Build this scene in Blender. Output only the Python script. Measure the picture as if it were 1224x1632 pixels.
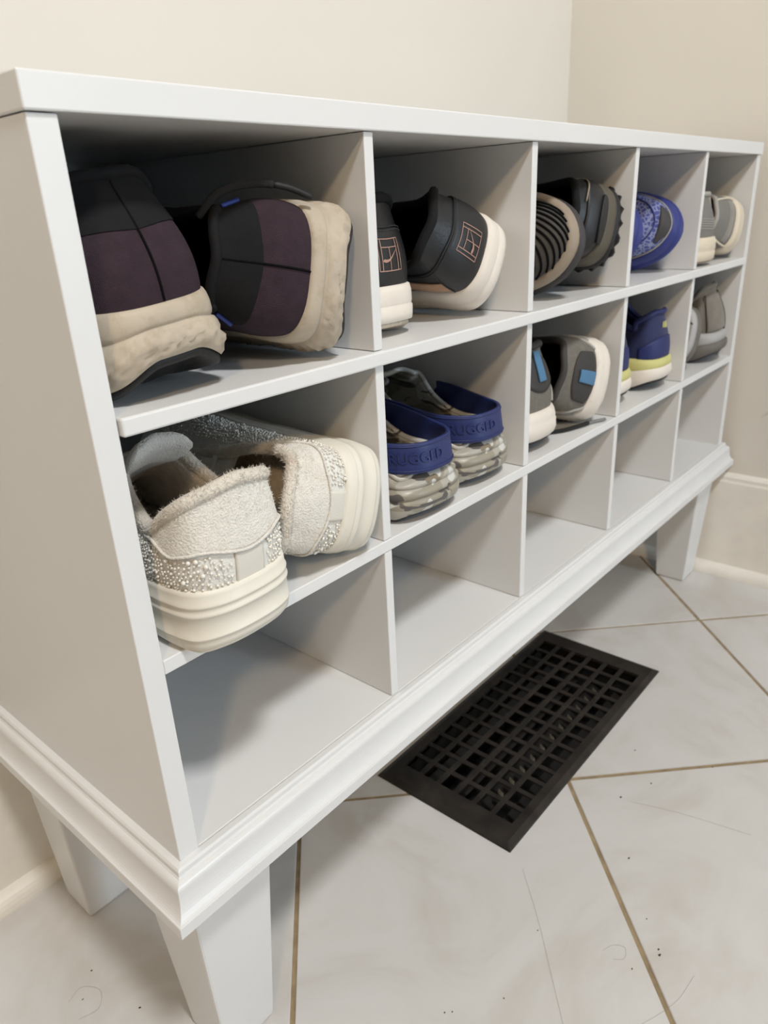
import bpy, bmesh, math, random
import numpy as np
from mathutils import Vector, Matrix, Euler

for o in list(bpy.data.objects):
    bpy.data.objects.remove(o, do_unlink=True)
scene = bpy.context.scene
COL = scene.collection
random.seed(7)
RNG = np.random.default_rng(7)
PI = math.pi

# ------------------------------------------------------------------ camera
ZF = 0.262                                   # height of the organizer's bottom shelf above the floor
CAM_R = ((0.648704, -0.759658, -0.045862), (-0.320534, -0.218067, -0.921794), (0.690247, 0.612672, -0.384957))
CAM_C = (-0.194458, -0.371572, 0.419239 + ZF)
cam = bpy.data.cameras.new('camera')
cam.sensor_fit = 'VERTICAL'
cam.sensor_height = 36.0
cam.lens = 1162.257 / 1632.0 * 36.0
cam.clip_start = 0.02
cam.dof.use_dof = True
cam.dof.focus_distance = 0.52
cam.dof.aperture_fstop = 11.0
camo = bpy.data.objects.new('camera', cam)
COL.objects.link(camo)
r, d, f = [Vector(v) for v in CAM_R]
m = Matrix((r, -d, -f)).transposed().to_4x4()
m.translation = Vector(CAM_C)
camo.matrix_world = m
scene.camera = camo

# ------------------------------------------------------------------ light
world = bpy.data.worlds.new('room_light')
scene.world = world
world.use_nodes = True
bg = world.node_tree.nodes['Background']
bg.inputs[0].default_value = (0.95, 0.97, 1.0, 1)
bg.inputs[1].default_value = 0.012


def area(name, loc, target, size, energy, color, sy=None):
    l = bpy.data.lights.new(name, 'AREA')
    l.energy = energy
    l.color = color
    l.shape = 'RECTANGLE'
    l.size = size
    l.size_y = sy or size
    o = bpy.data.objects.new(name, l)
    COL.objects.link(o)
    o.location = loc
    o.rotation_euler = (Vector(target) - Vector(loc)).to_track_quat('-Z', 'Y').to_euler()
    return o


area('entry_window_light', (1.35, -3.2, 1.20), (0.5, 0, 0.45), 1.3, 112, (0.70, 0.86, 1.0))
area('hall_ceiling_lamp', (-2.0, -1.9, 2.45), (0.4, 0, 0.5), 0.24, 27, (1.0, 0.72, 0.42))
area('entry_ceiling_lamp', (-0.25, -1.1, 2.45), (0.4, 0.0, 0.4), 0.26, 36, (1.0, 1.0, 0.98))

vs = scene.view_settings
vs.view_transform = 'Standard'
vs.look = 'None'
vs.gamma = 1.0
vs.use_curve_mapping = False
vs.exposure = -0.03


# ------------------------------------------------------------------ materials
def new_mat(name):
    m = bpy.data.materials.new(name)
    m.use_nodes = True
    nt = m.node_tree
    return m, nt, nt.nodes['Principled BSDF']


def mat(name, color, rough=0.6, noise=0.0, nscale=40, bump=0.0, bscale=300, metal=0.0, dirt=None, dscale=14, dlo=.5, dhi=.72,
        sheen=0.0, spec=0.5, weave=0, wscale=600, coat=0.0, bdist=0.001):
    """Principled surface with a little procedural grain, wear and relief, in object space."""
    m, nt, b = new_mat(name)
    N, L = nt.nodes, nt.links
    b.inputs['Roughness'].default_value = rough
    b.inputs['Metallic'].default_value = metal
    b.inputs['Specular IOR Level'].default_value = spec
    b.inputs['Sheen Weight'].default_value = sheen
    b.inputs['Sheen Roughness'].default_value = 0.5
    b.inputs['Coat Weight'].default_value = coat
    tc = N.new('ShaderNodeTexCoord')
    col = None
    c4 = (*color, 1)
    b.inputs['Base Color'].default_value = c4
    if noise > 0:
        nz = N.new('ShaderNodeTexNoise')
        nz.inputs['Scale'].default_value = nscale
        nz.inputs['Detail'].default_value = 5
        L.new(tc.outputs['Object'], nz.inputs['Vector'])
        rp = N.new('ShaderNodeValToRGB')
        rp.color_ramp.elements[0].position = .3
        rp.color_ramp.elements[1].position = .7
        rp.color_ramp.elements[0].color = (*[max(0, c * (1 - noise)) for c in color], 1)
        rp.color_ramp.elements[1].color = (*[min(1, c * (1 + noise)) for c in color], 1)
        L.new(nz.outputs['Fac'], rp.inputs['Fac'])
        col = rp.outputs['Color']
    if dirt:
        nz = N.new('ShaderNodeTexNoise')
        nz.inputs['Scale'].default_value = dscale
        nz.inputs['Detail'].default_value = 6
        nz.inputs['Roughness'].default_value = .65
        L.new(tc.outputs['Object'], nz.inputs['Vector'])
        rp = N.new('ShaderNodeMapRange')
        rp.inputs['From Min'].default_value = dlo
        rp.inputs['From Max'].default_value = dhi
        L.new(nz.outputs['Fac'], rp.inputs['Value'])
        mx = N.new('ShaderNodeMix')
        mx.data_type = 'RGBA'
        L.new(rp.outputs['Result'], mx.inputs['Factor'])
        if col:
            L.new(col, mx.inputs['A'])
        else:
            mx.inputs['A'].default_value = c4
        mx.inputs['B'].default_value = (*dirt, 1)
        col = mx.outputs['Result']
    if col:
        L.new(col, b.inputs['Base Color'])
    nrm = None
    if bump > 0:
        nz = N.new('ShaderNodeTexNoise')
        nz.inputs['Scale'].default_value = bscale
        nz.inputs['Detail'].default_value = 4
        L.new(tc.outputs['Object'], nz.inputs['Vector'])
        bp = N.new('ShaderNodeBump')
        bp.inputs['Strength'].default_value = bump
        bp.inputs['Distance'].default_value = bdist
        L.new(nz.outputs['Fac'], bp.inputs['Height'])
        nrm = bp.outputs['Normal']
    if weave > 0:
        hs = []
        for axis in ('X', 'Z'):
            wv = N.new('ShaderNodeTexWave')
            wv.bands_direction = axis
            wv.inputs['Scale'].default_value = wscale
            wv.inputs['Distortion'].default_value = .6
            L.new(tc.outputs['Object'], wv.inputs['Vector'])
            hs.append(wv.outputs['Fac'])
        ad = N.new('ShaderNodeMath')
        L.new(hs[0], ad.inputs[0])
        L.new(hs[1], ad.inputs[1])
        bp = N.new('ShaderNodeBump')
        bp.inputs['Strength'].default_value = weave
        bp.inputs['Distance'].default_value = 0.0006
        L.new(ad.outputs[0], bp.inputs['Height'])
        if nrm:
            L.new(nrm, bp.inputs['Normal'])
        nrm = bp.outputs['Normal']
    if nrm:
        L.new(nrm, b.inputs['Normal'])
    return m


def srgb(r, g, b):
    def f(c):
        c /= 255
        return c / 12.92 if c <= .04045 else ((c + .055) / 1.055) ** 2.4
    return (f(r), f(g), f(b))


M_LAM = mat('white_laminate', (.73, .732, .732), .38, noise=.012, nscale=8, bump=.05, bscale=260)
M_PAINT = mat('white_satin_paint', (.71, .71, .71), .33, noise=.015, nscale=20, bump=.06, bscale=180)
M_WALL = mat('beige_wall_paint', (.70, .665, .605), .75, noise=.02, nscale=3, bump=.08, bscale=220)
M_TRIM = mat('cream_trim_paint', (.85, .815, .75), .45, noise=.04, nscale=25, bump=.05, bscale=120)


def tile_material():
    m, nt, b = new_mat('marbled_ceramic_tile')
    N, L = nt.nodes, nt.links
    tc = N.new('ShaderNodeTexCoord')
    oi = N.new('ShaderNodeObjectInfo')
    ad = N.new('ShaderNodeVectorMath')
    sc = N.new('ShaderNodeVectorMath')
    sc.operation = 'SCALE'
    cmb = N.new('ShaderNodeCombineXYZ')
    L.new(oi.outputs['Random'], cmb.inputs[0])
    L.new(oi.outputs['Random'], cmb.inputs[1])
    L.new(cmb.outputs[0], sc.inputs[0])
    sc.inputs['Scale'].default_value = 20
    L.new(tc.outputs['Object'], ad.inputs[0])
    L.new(sc.outputs[0], ad.inputs[1])
    nz = N.new('ShaderNodeTexNoise')
    nz.inputs['Scale'].default_value = 5
    nz.inputs['Detail'].default_value = 7
    nz.inputs['Roughness'].default_value = .6
    nz.inputs['Distortion'].default_value = 1.6
    L.new(ad.outputs[0], nz.inputs['Vector'])
    rp = N.new('ShaderNodeValToRGB')
    e = rp.color_ramp.elements
    e[0].position = .28
    e[0].color = (*srgb(193, 188, 182), 1)
    e[1].position = .52
    e[1].color = (*srgb(206, 204, 202), 1)
    k = e.new(.75)
    k.color = (*srgb(212, 211, 210), 1)
    L.new(nz.outputs['Fac'], rp.inputs['Fac'])
    L.new(rp.outputs['Color'], b.inputs['Base Color'])
    b.inputs['Roughness'].default_value = .32
    b.inputs['Specular IOR Level'].default_value = .4
    return m


M_TILE = tile_material()
M_GROUT = mat('tan_grout', srgb(150, 132, 104), .9, noise=.25, nscale=60, bump=.3, bscale=400)


# ------------------------------------------------------------------ mesh helpers
def link(name, mesh, material, parent=None, smooth=False, bevel=0.0, seg=2, subsurf=0):
    o = bpy.data.objects.new(name, mesh)
    COL.objects.link(o)
    if material is not None and not mesh.materials:
        mesh.materials.append(material)
    if parent is not None:
        o.parent = parent
    if smooth:
        mesh.polygons.foreach_set('use_smooth', [True] * len(mesh.polygons))
    if bevel:
        b = o.modifiers.new('bevel', 'BEVEL')
        b.width = bevel
        b.segments = seg
        b.limit_method = 'ANGLE'
    if subsurf:
        s = o.modifiers.new('sub', 'SUBSURF')
        s.levels = s.render_levels = subsurf
    return o


def from_pydata(name, verts, faces):
    me = bpy.data.meshes.new(name)
    me.from_pydata([tuple(map(float, v)) for v in verts], [], [tuple(int(i) for i in f) for f in faces])
    me.update()
    return me


def fix_normals(me):
    bm = bmesh.new()
    bm.from_mesh(me)
    bmesh.ops.recalc_face_normals(bm, faces=bm.faces)
    bm.to_mesh(me)
    bm.free()
    return me


def box_mesh(name, x0, x1, y0, y1, z0, z1):
    v = [(x, y, z) for x in (x0, x1) for y in (y0, y1) for z in (z0, z1)]
    f = [(0, 1, 3, 2), (4, 6, 7, 5), (0, 4, 5, 1), (2, 3, 7, 6), (0, 2, 6, 4), (1, 5, 7, 3)]
    return from_pydata(name, v, f)


def box(name, x0, x1, y0, y1, z0, z1, material, parent=None, bevel=0.0008):
    return link(name, box_mesh(name, x0, x1, y0, y1, z0, z1), material, parent, bevel=bevel)


def thing(name, label, cat, loc=(0, 0, 0), rot=(0, 0, 0), group=None):
    o = bpy.data.objects.new(name, None)
    o.empty_display_size = .05
    COL.objects.link(o)
    o.location = loc
    o.rotation_euler = rot
    o['label'] = label
    o['category'] = cat
    if group:
        o['group'] = group
    return o


def structure(o, label=None):
    o['kind'] = 'structure'
    if label:
        o['label'] = label
    return o


def sweep(profile, path, closed_profile=True):
    """profile: list of (offset, z); path: list of (point xy, outward xy) stations -> mesh data."""
    v, fc = [], []
    n = len(profile)
    for (p, o) in path:
        for (a, z) in profile:
            v.append((p[0] + o[0] * a, p[1] + o[1] * a, z))
    for i in range(len(path) - 1):
        for j in range(n if closed_profile else n - 1):
            k = (j + 1) % n
            fc.append((i * n + j, i * n + k, (i + 1) * n + k, (i + 1) * n + j))
    if closed_profile:
        fc.append(tuple(range(n)))
        fc.append(tuple(range((len(path) - 1) * n, len(path) * n)))
    return v, fc


# ------------------------------------------------------------------ the room
WX, WY = 1.176, 0.349                         # right wall face, back wall face
VX0, VX1, VY0, VY1 = 0.345, 0.781, -0.058, 0.1415     # floor register outline
HX0, HX1, HY0, HY1 = VX0 + .022, VX1 - .022, VY0 + .018, VY1 - .018   # its duct opening

# grout bed with a hole for the duct, tiles laid on it one by one
fv, ff = [], []
X0, X1, Y0, Y1 = -3.0, WX, -4.0, WY
for (a, b_, c, d_) in ((X0, HX0, Y0, Y1), (HX1, X1, Y0, Y1), (HX0, HX1, Y0, HY0), (HX0, HX1, HY1, Y1)):
    i = len(fv)
    fv += [(a, c, -.0012), (b_, c, -.0012), (b_, d_, -.0012), (a, d_, -.0012)]
    ff.append((i, i + 1, i + 2, i + 3))
floor = structure(link('floor', from_pydata('floor', fv, ff), M_GROUT), 'diagonally laid marbled tile floor with tan grout')

PITCH, GAP = 0.3388, 0.0052
ANG = math.radians(45.0)
ca, sa = math.cos(ANG), math.sin(ANG)


def clip_poly(poly, nx, ny, c):
    """keep nx*x+ny*y<=c"""
    out = []
    for i in range(len(poly)):
        p, q = poly[i], poly[(i + 1) % len(poly)]
        dp, dq = nx * p[0] + ny * p[1] - c, nx * q[0] + ny * q[1] - c
        if dp <= 0:
            out.append(p)
        if (dp < 0 < dq) or (dq < 0 < dp):
            t = dp / (dp - dq)
            out.append((p[0] + (q[0] - p[0]) * t, p[1] + (q[1] - p[1]) * t))
    return out


def tile_pieces(poly):
    """subtract the duct opening from a tile outline: up to four convex pieces"""
    inside = poly
    pieces = []
    for nx, ny, c in ((1, 0, HX0), (-1, 0, -HX1), (0, 1, HY0), (0, -1, -HY1)):
        keep = clip_poly(inside, nx, ny, c)
        if len(keep) > 2:
            pieces.append(keep)
        inside = clip_poly(inside, -nx, -ny, -c)
        if len(inside) < 3:
            return pieces, False
    return pieces, True


a0, b0 = 0.3838, 0.3070
for i in range(-11, 5):
    for j in range(-12, 5):
        A, B = a0 + i * PITCH, b0 + j * PITCH
        g = GAP / 2
        quad = [(A + g, B + g), (A + PITCH - g, B + g), (A + PITCH - g, B + PITCH - g), (A + g, B + PITCH - g)]
        poly = [((a + b_) / math.sqrt(2), (b_ - a) / math.sqrt(2)) for a, b_ in quad]
        cx, cy = sum(p[0] for p in poly) / 4, sum(p[1] for p in poly) / 4
        if not (-1.5 < cx < WX + .25 and -1.6 < cy < WY + .25):
            continue
        poly = clip_poly(poly, 1, 0, WX - .001)
        if len(poly) > 2:
            poly = clip_poly(poly, 0, 1, WY - .001)
        if len(poly) < 3:
            continue
        x0_, x1_ = min(p[0] for p in poly), max(p[0] for p in poly)
        y0_, y1_ = min(p[1] for p in poly), max(p[1] for p in poly)
        if x1_ > HX0 and x0_ < HX1 and y1_ > HY0 and y0_ < HY1:
            pieces, cut = tile_pieces(poly)
            if not cut:
                pieces = [poly]
        else:
            pieces = [poly]
            cut = False
        v, fc = [], []
        for pc in pieces:
            k, n = len(v), len(pc)
            v += [(x, y, 0) for x, y in pc] + [(x, y, -.006) for x, y in pc]
            fc.append(tuple(range(k, k + n)))
            for q in range(n):
                w = (q + 1) % n
                fc.append((k + q, k + n + q, k + n + w, k + w))
        me = fix_normals(from_pydata('tile', v, fc))
        link('tile', me, M_TILE, floor, bevel=0 if cut else .0012)


def wall_material(name, smudge=None):
    m = M_WALL.copy()
    m.name = name
    if smudge:
        nt = m.node_tree
        N, L = nt.nodes, nt.links
        b = N['Principled BSDF']
        src = b.inputs['Base Color'].links[0].from_socket
        tc = N.new('ShaderNodeTexCoord')
        mp = N.new('ShaderNodeMapping')
        mp.vector_type = 'TEXTURE'
        mp.inputs['Location'].default_value = smudge
        mp.inputs['Rotation'].default_value = (math.radians(-38), 0, 0)
        mp.inputs['Scale'].default_value = (1, .016, .0035)
        L.new(tc.outputs['Object'], mp.inputs['Vector'])
        gr = N.new('ShaderNodeTexGradient')
        gr.gradient_type = 'SPHERICAL'
        L.new(mp.outputs[0], gr.inputs[0])
        mu = N.new('ShaderNodeMath')
        mu.operation = 'MULTIPLY'
        mu.inputs[1].default_value = .35
        L.new(gr.outputs['Fac'], mu.inputs[0])
        mx = N.new('ShaderNodeMix')
        mx.data_type = 'RGBA'
        L.new(mu.outputs[0], mx.inputs['Factor'])
        L.new(src, mx.inputs['A'])
        mx.inputs['B'].default_value = (.3, .29, .28, 1)
        L.new(mx.outputs['Result'], b.inputs['Base Color'])
    return m


structure(box('wall_back', -3.0, WX + .1, WY, WY + .1, 0, 2.6, M_WALL, bevel=0), 'beige painted wall behind the shoe organizer')
structure(box('wall_right', WX, WX + .1, -4.0, WY + .1, 0, 2.6, wall_material('beige_wall_paint_scuffed', (WX, -.062, .318)), bevel=0),
          'beige painted wall at the right end of the organizer')


def base_profile(h=.200, t=.013):
    return [(0, 0), (t, 0), (t, h - .016), (t - .002, h - .012), (t - .002, h - .006), (t - .005, h - .002), (t - .008, h), (0, h)]


def quarter(r=.017, h=.020, off=.013):
    return [(off, 0), (off + r, 0)] + [(off + r * math.cos(a), h * math.sin(a)) for a in np.linspace(.15, PI / 2, 7)]


cornerpath_b = [((-3.0, WY), (0, -1)), ((WX, WY), (0, -1))]
cornerpath_r = [((WX, WY), (-1, 0)), ((WX, -4.0), (-1, 0))]
for nm, path, prof, lab in (
        ('baseboard_back', cornerpath_b, base_profile(), 'cream baseboard along the back wall'),
        ('baseboard_right', cornerpath_r, base_profile(), 'tall cream baseboard along the right wall'),
        ('trim_1', cornerpath_b, quarter(), 'cream quarter round trim at the foot of the back wall'),
        ('trim_2', cornerpath_r, quarter(), 'cream quarter round trim at the foot of the right wall')):
    v, fc = sweep(prof, path)
    structure(link(nm, fix_normals(from_pydata(nm, v, fc)), M_TRIM), lab)

# ------------------------------------------------------------------ the shoe organizer
P = 0.228                                     # column pitch
TD, TS = 0.0096, 0.016                        # divider and side thickness
XL, XR = TD / 2 - TS, 5 * P - TD / 2 + TS     # outer faces
DEP = 0.297
Z0 = ZF
Z_2U, Z_2T, Z_1U, Z_1T, Z_TU, Z_TT = [ZF + v for v in (.148, .1586, .307, .3181, .4682, .4850)]

org = thing('shoe_organizer', 'long white fifteen-cubby shoe organizer standing on tapered legs', 'organizer')
box('side_panel', XL, XL + TS, 0, DEP, Z0 - .016, Z_TU - .0006, M_LAM, org)
box('side_panel', XR - TS, XR, 0, DEP, Z0 - .016, Z_TU - .0006, M_LAM, org)
box('top_panel', XL - .0012, XR + .0012, -.0022, DEP, Z_TU, Z_TT, M_LAM, org, bevel=.001)
box('bottom_panel', XL + TS, XR - TS, .0008, DEP, Z0 - .016, Z0, M_LAM, org)
box('shelf', XL + TS + .0008, XR - TS - .0004, -.0034, DEP - .004, Z_1U, Z_1T, M_LAM, org, bevel=.0014)
box('shelf', XL + TS, XR - TS, 0, DEP - .004, Z_2U, Z_2T, M_LAM, org)
box('back_panel', XL + TS, XR - TS, DEP - .004, DEP - .0005, Z0, Z_TU, M_LAM, org, bevel=0)
for k in range(1, 5):
    x = k * P
    for za, zb in ((Z0, Z_2U), (Z_2T, Z_1U), (Z_1T, Z_TU)):
        box('divider', x - TD / 2, x + TD / 2, .0006, DEP - .004, za + .0004, zb - .0004, M_LAM, org)

# ogee moulding wrapped round the foot of the carcass, mitred at the corners
prof = [(0, -.0002), (.0048, -.0006), (.0062, -.0022), (.0064, -.0058), (.0072, -.0066)]
for t in np.linspace(0, 1, 7):               # round shoulder
    a = PI / 2 * t
    prof.append((.0072 + .0052 * math.sin(a), -.0070 - .0058 * (1 - math.cos(a))))
for t in np.linspace(.12, 1, 9):             # cove
    a = PI / 2 * t
    prof.append((.0124 + .0073 * (1 - math.cos(a)), -.0140 - .0190 * math.sin(a)))
prof += [(.0200, -.0338), (.0202, -.0430), (0, -.0430)]
prof = [(a, z + Z0) for a, z in prof]
s2 = 1.0
path = [((XL, DEP), (-1, 0)), ((XL, 0), (-1, -1)), ((XR, 0), (.9, -1)), ((XR, DEP), (.9, 0))]
v, fc = sweep(prof, path)
mo = link('moulding', fix_normals(from_pydata('moulding', v, fc)), M_PAINT, org, bevel=.0004, seg=1)
box('base_frame', XL + .002, XR - .002, .002, DEP - .002, Z0 - .042, Z0 - .0162, M_PAINT, org, bevel=0)


def leg(cx, cy, wt, wb, dx, dy):
    """tapered square leg; dx, dy shift the foot"""
    z1 = Z0 - .0425
    v = []
    for z, w, ox, oy in ((0.0005, wb, dx, dy), (.006, wb + .002, dx, dy), (z1, wt, 0, 0)):
        for sx, sy in ((-1, -1), (1, -1), (1, 1), (-1, 1)):
            v.append((cx + ox + sx * w / 2, cy + oy + sy * w / 2, z))
    fc = [(3, 2, 1, 0), (8, 9, 10, 11)]
    for q in (0, 4):
        for i in range(4):
            j = (i + 1) % 4
            fc.append((q + i, q + j, q + 4 + j, q + 4 + i))
    link('leg', fix_normals(from_pydata('leg', v, fc)), M_PAINT, org, bevel=.0022)


leg(.0300, .0430, .079, .051, 0, 0)
leg(1.1125, .0430, .079, .051, 0, 0)
leg(.0240, .2690, .066, .047, 0, 0)
leg(1.1125, .2690, .066, .047, 0, 0)

# ------------------------------------------------------------------ floor register
M_IRON = mat('dark_bronze_metal', (.020, .016, .0135), .5, noise=.5, nscale=30, bump=.5, bscale=500, metal=.0, spec=.35,
             dirt=(.045, .028, .018), dscale=35, dlo=.56, dhi=.8)
M_DUCT = mat('black_duct_metal', (.006, .006, .006), .8)
M_BLADE = mat('dull_damper_metal', (.005, .0045, .004), .7, metal=.0, noise=.5, nscale=50)
reg = thing('floor_register', 'dark bronze slotted metal register set into the floor under the organizer', 'floor register',
            ((VX0 + VX1) / 2, (VY0 + VY1) / 2, 0))
hx, hy = (VX1 - VX0) / 2, (VY1 - VY0) / 2
NX, NY = 14, 6
gx, gy = hx - .034, hy - .0185                # grille half extents
zt, zb = .0052, .0018


def frame_mesh():
    v, fc = [], []
    rings = [(hx, hy, .0002), (hx - .001, hy - .001, .002), (hx - .008, hy - .008, zt), (gx, gy, zt), (gx, gy, zb - .002)]
    for (a, b_, z) in rings:
        v += [(-a, -b_, z), (a, -b_, z), (a, b_, z), (-a, b_, z)]
    for k in range(len(rings) - 1):
        for i in range(4):
            j = (i + 1) % 4
            fc.append((k * 4 + i, k * 4 + j, k * 4 + 4 + j, k * 4 + 4 + i))
    return fix_normals(from_pydata('rim', v, fc))


link('rim', frame_mesh(), M_IRON, reg, bevel=.0006)
px_, py_ = 2 * gx / NX, 2 * gy / NY
bar_l = box_mesh('long_bar', -gx, gx, -.0034, .0034, zb, zt - .0004)
bar_s = box_mesh('cross_bar', -.0034, .0034, -gy, gy, zb, zt - .0009)
for me in (bar_l, bar_s):
    me.materials.append(M_IRON)
for i in range(1, NY):
    o = link('long_bar', bar_l, None, reg, bevel=.0006)
    o.location = (0, -gy + i * py_, 0)
for i in range(1, NX):
    o = link('cross_bar', bar_s, None, reg, bevel=.0006)
    o.location = (-gx + i * px_, 0, 0)
cx_, cy_ = (VX0 + VX1) / 2, (VY0 + VY1) / 2
dm = box_mesh('duct', HX0 - cx_, HX1 - cx_, HY0 - cy_, HY1 - cy_, -.11, .001)
bm = bmesh.new()
bm.from_mesh(dm)
bm.faces.ensure_lookup_table()
bmesh.ops.delete(bm, geom=[f for f in bm.faces if f.normal.z > .5], context='FACES')
bm.to_mesh(dm)
bm.free()
link('duct', dm, M_DUCT, reg)
bl = box_mesh('damper_blade', -gx + .004, gx - .004, -.0085, .0085, -.0005, .0005)
bl.materials.append(M_BLADE)
for i in range(4):
    o = link('damper_blade', bl, None, reg)
    o.location = (0, -gy + .022 + i * .039, -.034)
    o.rotation_euler = (math.radians(38), 0, 0)
tab = box_mesh('damper_glint', -.0035, .0035, -.0045, .0045, -.0006, .0006)  # small pale tabs painted as glints of light off the damper blades
tab.materials.append(mat('pale_glint_metal', (.20, .17, .13), .4, metal=.5, noise=.4, nscale=90))
for i in range(11):
    o = link('damper_glint', tab, None, reg)
    o.location = (-gx + (i + 1.62) * px_, -gy + py_ * 1.55, -.006)
    o.rotation_euler = (math.radians(50), 0, math.radians(25))

# ------------------------------------------------------------------ footwear toolkit
def loop_eval(C, u):
    """closed Catmull-Rom through control points C (n,k), u in turns"""
    C = np.asarray(C, float)
    n = len(C)
    t = (np.asarray(u, float) % 1.0) * n
    i = np.floor(t).astype(int) % n
    f = (t - np.floor(t))[..., None]
    p0, p1, p2, p3 = C[(i - 1) % n], C[i], C[(i + 1) % n], C[(i + 2) % n]
    return .5 * (2 * p1 + (p2 - p0) * f + (2 * p0 - 5 * p1 + 4 * p2 - p3) * f ** 2 + (3 * p1 - p0 - 3 * p2 + p3) * f ** 3)


def mirror_ctrl(half):
    half = [tuple(p) for p in half]
    back = [(-p[0], *p[1:]) for p in half[1:-1]][::-1]
    return np.array(half + back, float)


def sstep(a, b, x):
    t = np.clip((np.asarray(x, float) - a) / (b - a), 0, 1)
    return t * t * (3 - 2 * t)


class Surf:
    def __call__(self, u, v):
        raise NotImplementedError

    def nrm(self, u, v):
        e = 1e-3
        du = self(u + e, v) - self(u - e, v)
        dv = self(u, np.clip(v + e, 0, 1)) - self(u, np.clip(v - e, 0, 1))
        n = np.cross(du, dv)
        return n / np.maximum(np.linalg.norm(n, axis=-1, keepdims=True), 1e-9)

    def metric(self, u, v):
        e = 1e-3
        u, v = np.array(u), np.array(v)
        return (np.linalg.norm(self(u + e, v) - self(u - e, v)) / (2 * e), np.linalg.norm(self(u, v + e) - self(u, v - e)) / (2 * e))


class Last(Surf):
    """Shoe upper: a surface from the sole's feather line (v=0) to the collar and throat edge (v=1); u=0 heel, .5 toe."""

    def __init__(s, L=.285, h=.038, w=.050, zh=.035, zm=.028, zt=.022, Hb=.11, Hd=.08, Ht=.10, Hv=.07, yb=.010, dip=.22,
                 throat=.62, cw=.80, spring=.012, bulge=.004, peak=0.0, side=1.0, bend=0.0, tw=1.0):
        s.L, s.h, s.w = L, h, w
        bot = [(0, 0, zh), (.56 * h, .010 * L, zh), (.90 * h, .050 * L, zh), (h, .13 * L, zh), (.97 * h, .26 * L, .6 * zh + .4 * zm),
               (.55 * h + .42 * w, .40 * L, zm), (.95 * w, .54 * L, .5 * (zm + zt)), (w, .68 * L, zt), (.91 * w, .82 * L, zt + .2 * spring),
               (.58 * w, .945 * L, zt + .7 * spring), (0, L, zt + spring)]
        col = [(0, yb, Hb + peak), (.42 * h * cw / .8, yb + .004, Hb), (.72 * h * cw / .8, yb + .022 * L + .004, Hb - .004),
               (h * cw, .115 * L + .3 * yb, .45 * Hb + .55 * Hd), (h * cw * .97, dip * L, Hd), (h * cw * .84, (dip + .10) * L, .55 * Hd + .45 * Ht),
               (.46 * w * tw, (dip + .18) * L, Ht), (.36 * w * tw, .5 * (dip + .18 + throat) * L - .02 * L, .6 * Ht + .4 * Hv),
               (.30 * w * tw, (throat - .07) * L, .28 * Ht + .72 * Hv), (.22 * w * tw, (throat - .015) * L, Hv + .002), (0, throat * L, Hv)]
        s.B, s.C = mirror_ctrl(bot), mirror_ctrl(col)
        s.B[:, 0] += bend * np.sin(np.clip(s.B[:, 1] / L, 0, 1) * PI) * w
        s.bulge = bulge

    def edge(s, u):
        return loop_eval(s.B, u)

    def out(s, u):
        e = 1e-3
        t = loop_eval(s.B, u + e) - loop_eval(s.B, u - e)
        n = np.stack([t[..., 1], -t[..., 0], np.zeros_like(t[..., 0])], -1)
        return n / np.linalg.norm(n, axis=-1, keepdims=True)

    def collar(s, u):
        return loop_eval(s.C, u)

    def __call__(s, u, v):
        u, v = np.broadcast_arrays(np.asarray(u, float), np.asarray(v, float))
        p0, p3 = loop_eval(s.B, u), loop_eval(s.C, u)
        d = p3 - p0
        dz = np.maximum(d[..., 2:3], .004)
        dxy = d * np.array([1, 1, 0])
        rho = np.linalg.norm(dxy, axis=-1, keepdims=True)
        rho = rho / (rho + dz)
        up = np.array([0, 0, 1.])
        p1 = p0 + up * dz * (.34 + .52 * rho) + s.out(u) * s.bulge
        p2 = p3 - dxy * (.18 + .34 * rho) - up * dz * (.34 * (1 - rho) + .02) + s.out(u) * s.bulge * .35
        v = v[..., None]
        return (1 - v) ** 3 * p0 + 3 * v * (1 - v) ** 2 * p1 + 3 * v * v * (1 - v) * p2 + v ** 3 * p3


class Offset(Surf):
    def __init__(s, base, off):
        s.b, s.o = base, off

    def __call__(s, u, v):
        return s.b(u, v) + s.b.nrm(u, v) * s.o


def grid_faces(nu, nv, closed=False, flip=False, base=0):
    fc = []
    for i in range(nu if closed else nu - 1):
        for j in range(nv - 1):
            a, b_, c, d_ = i * nv + j, ((i + 1) % nu) * nv + j, ((i + 1) % nu) * nv + j + 1, i * nv + j + 1
            q = (a, b_, c, d_)
            fc.append(tuple(base + k for k in (q[::-1] if flip else q)))
    return fc


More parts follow.
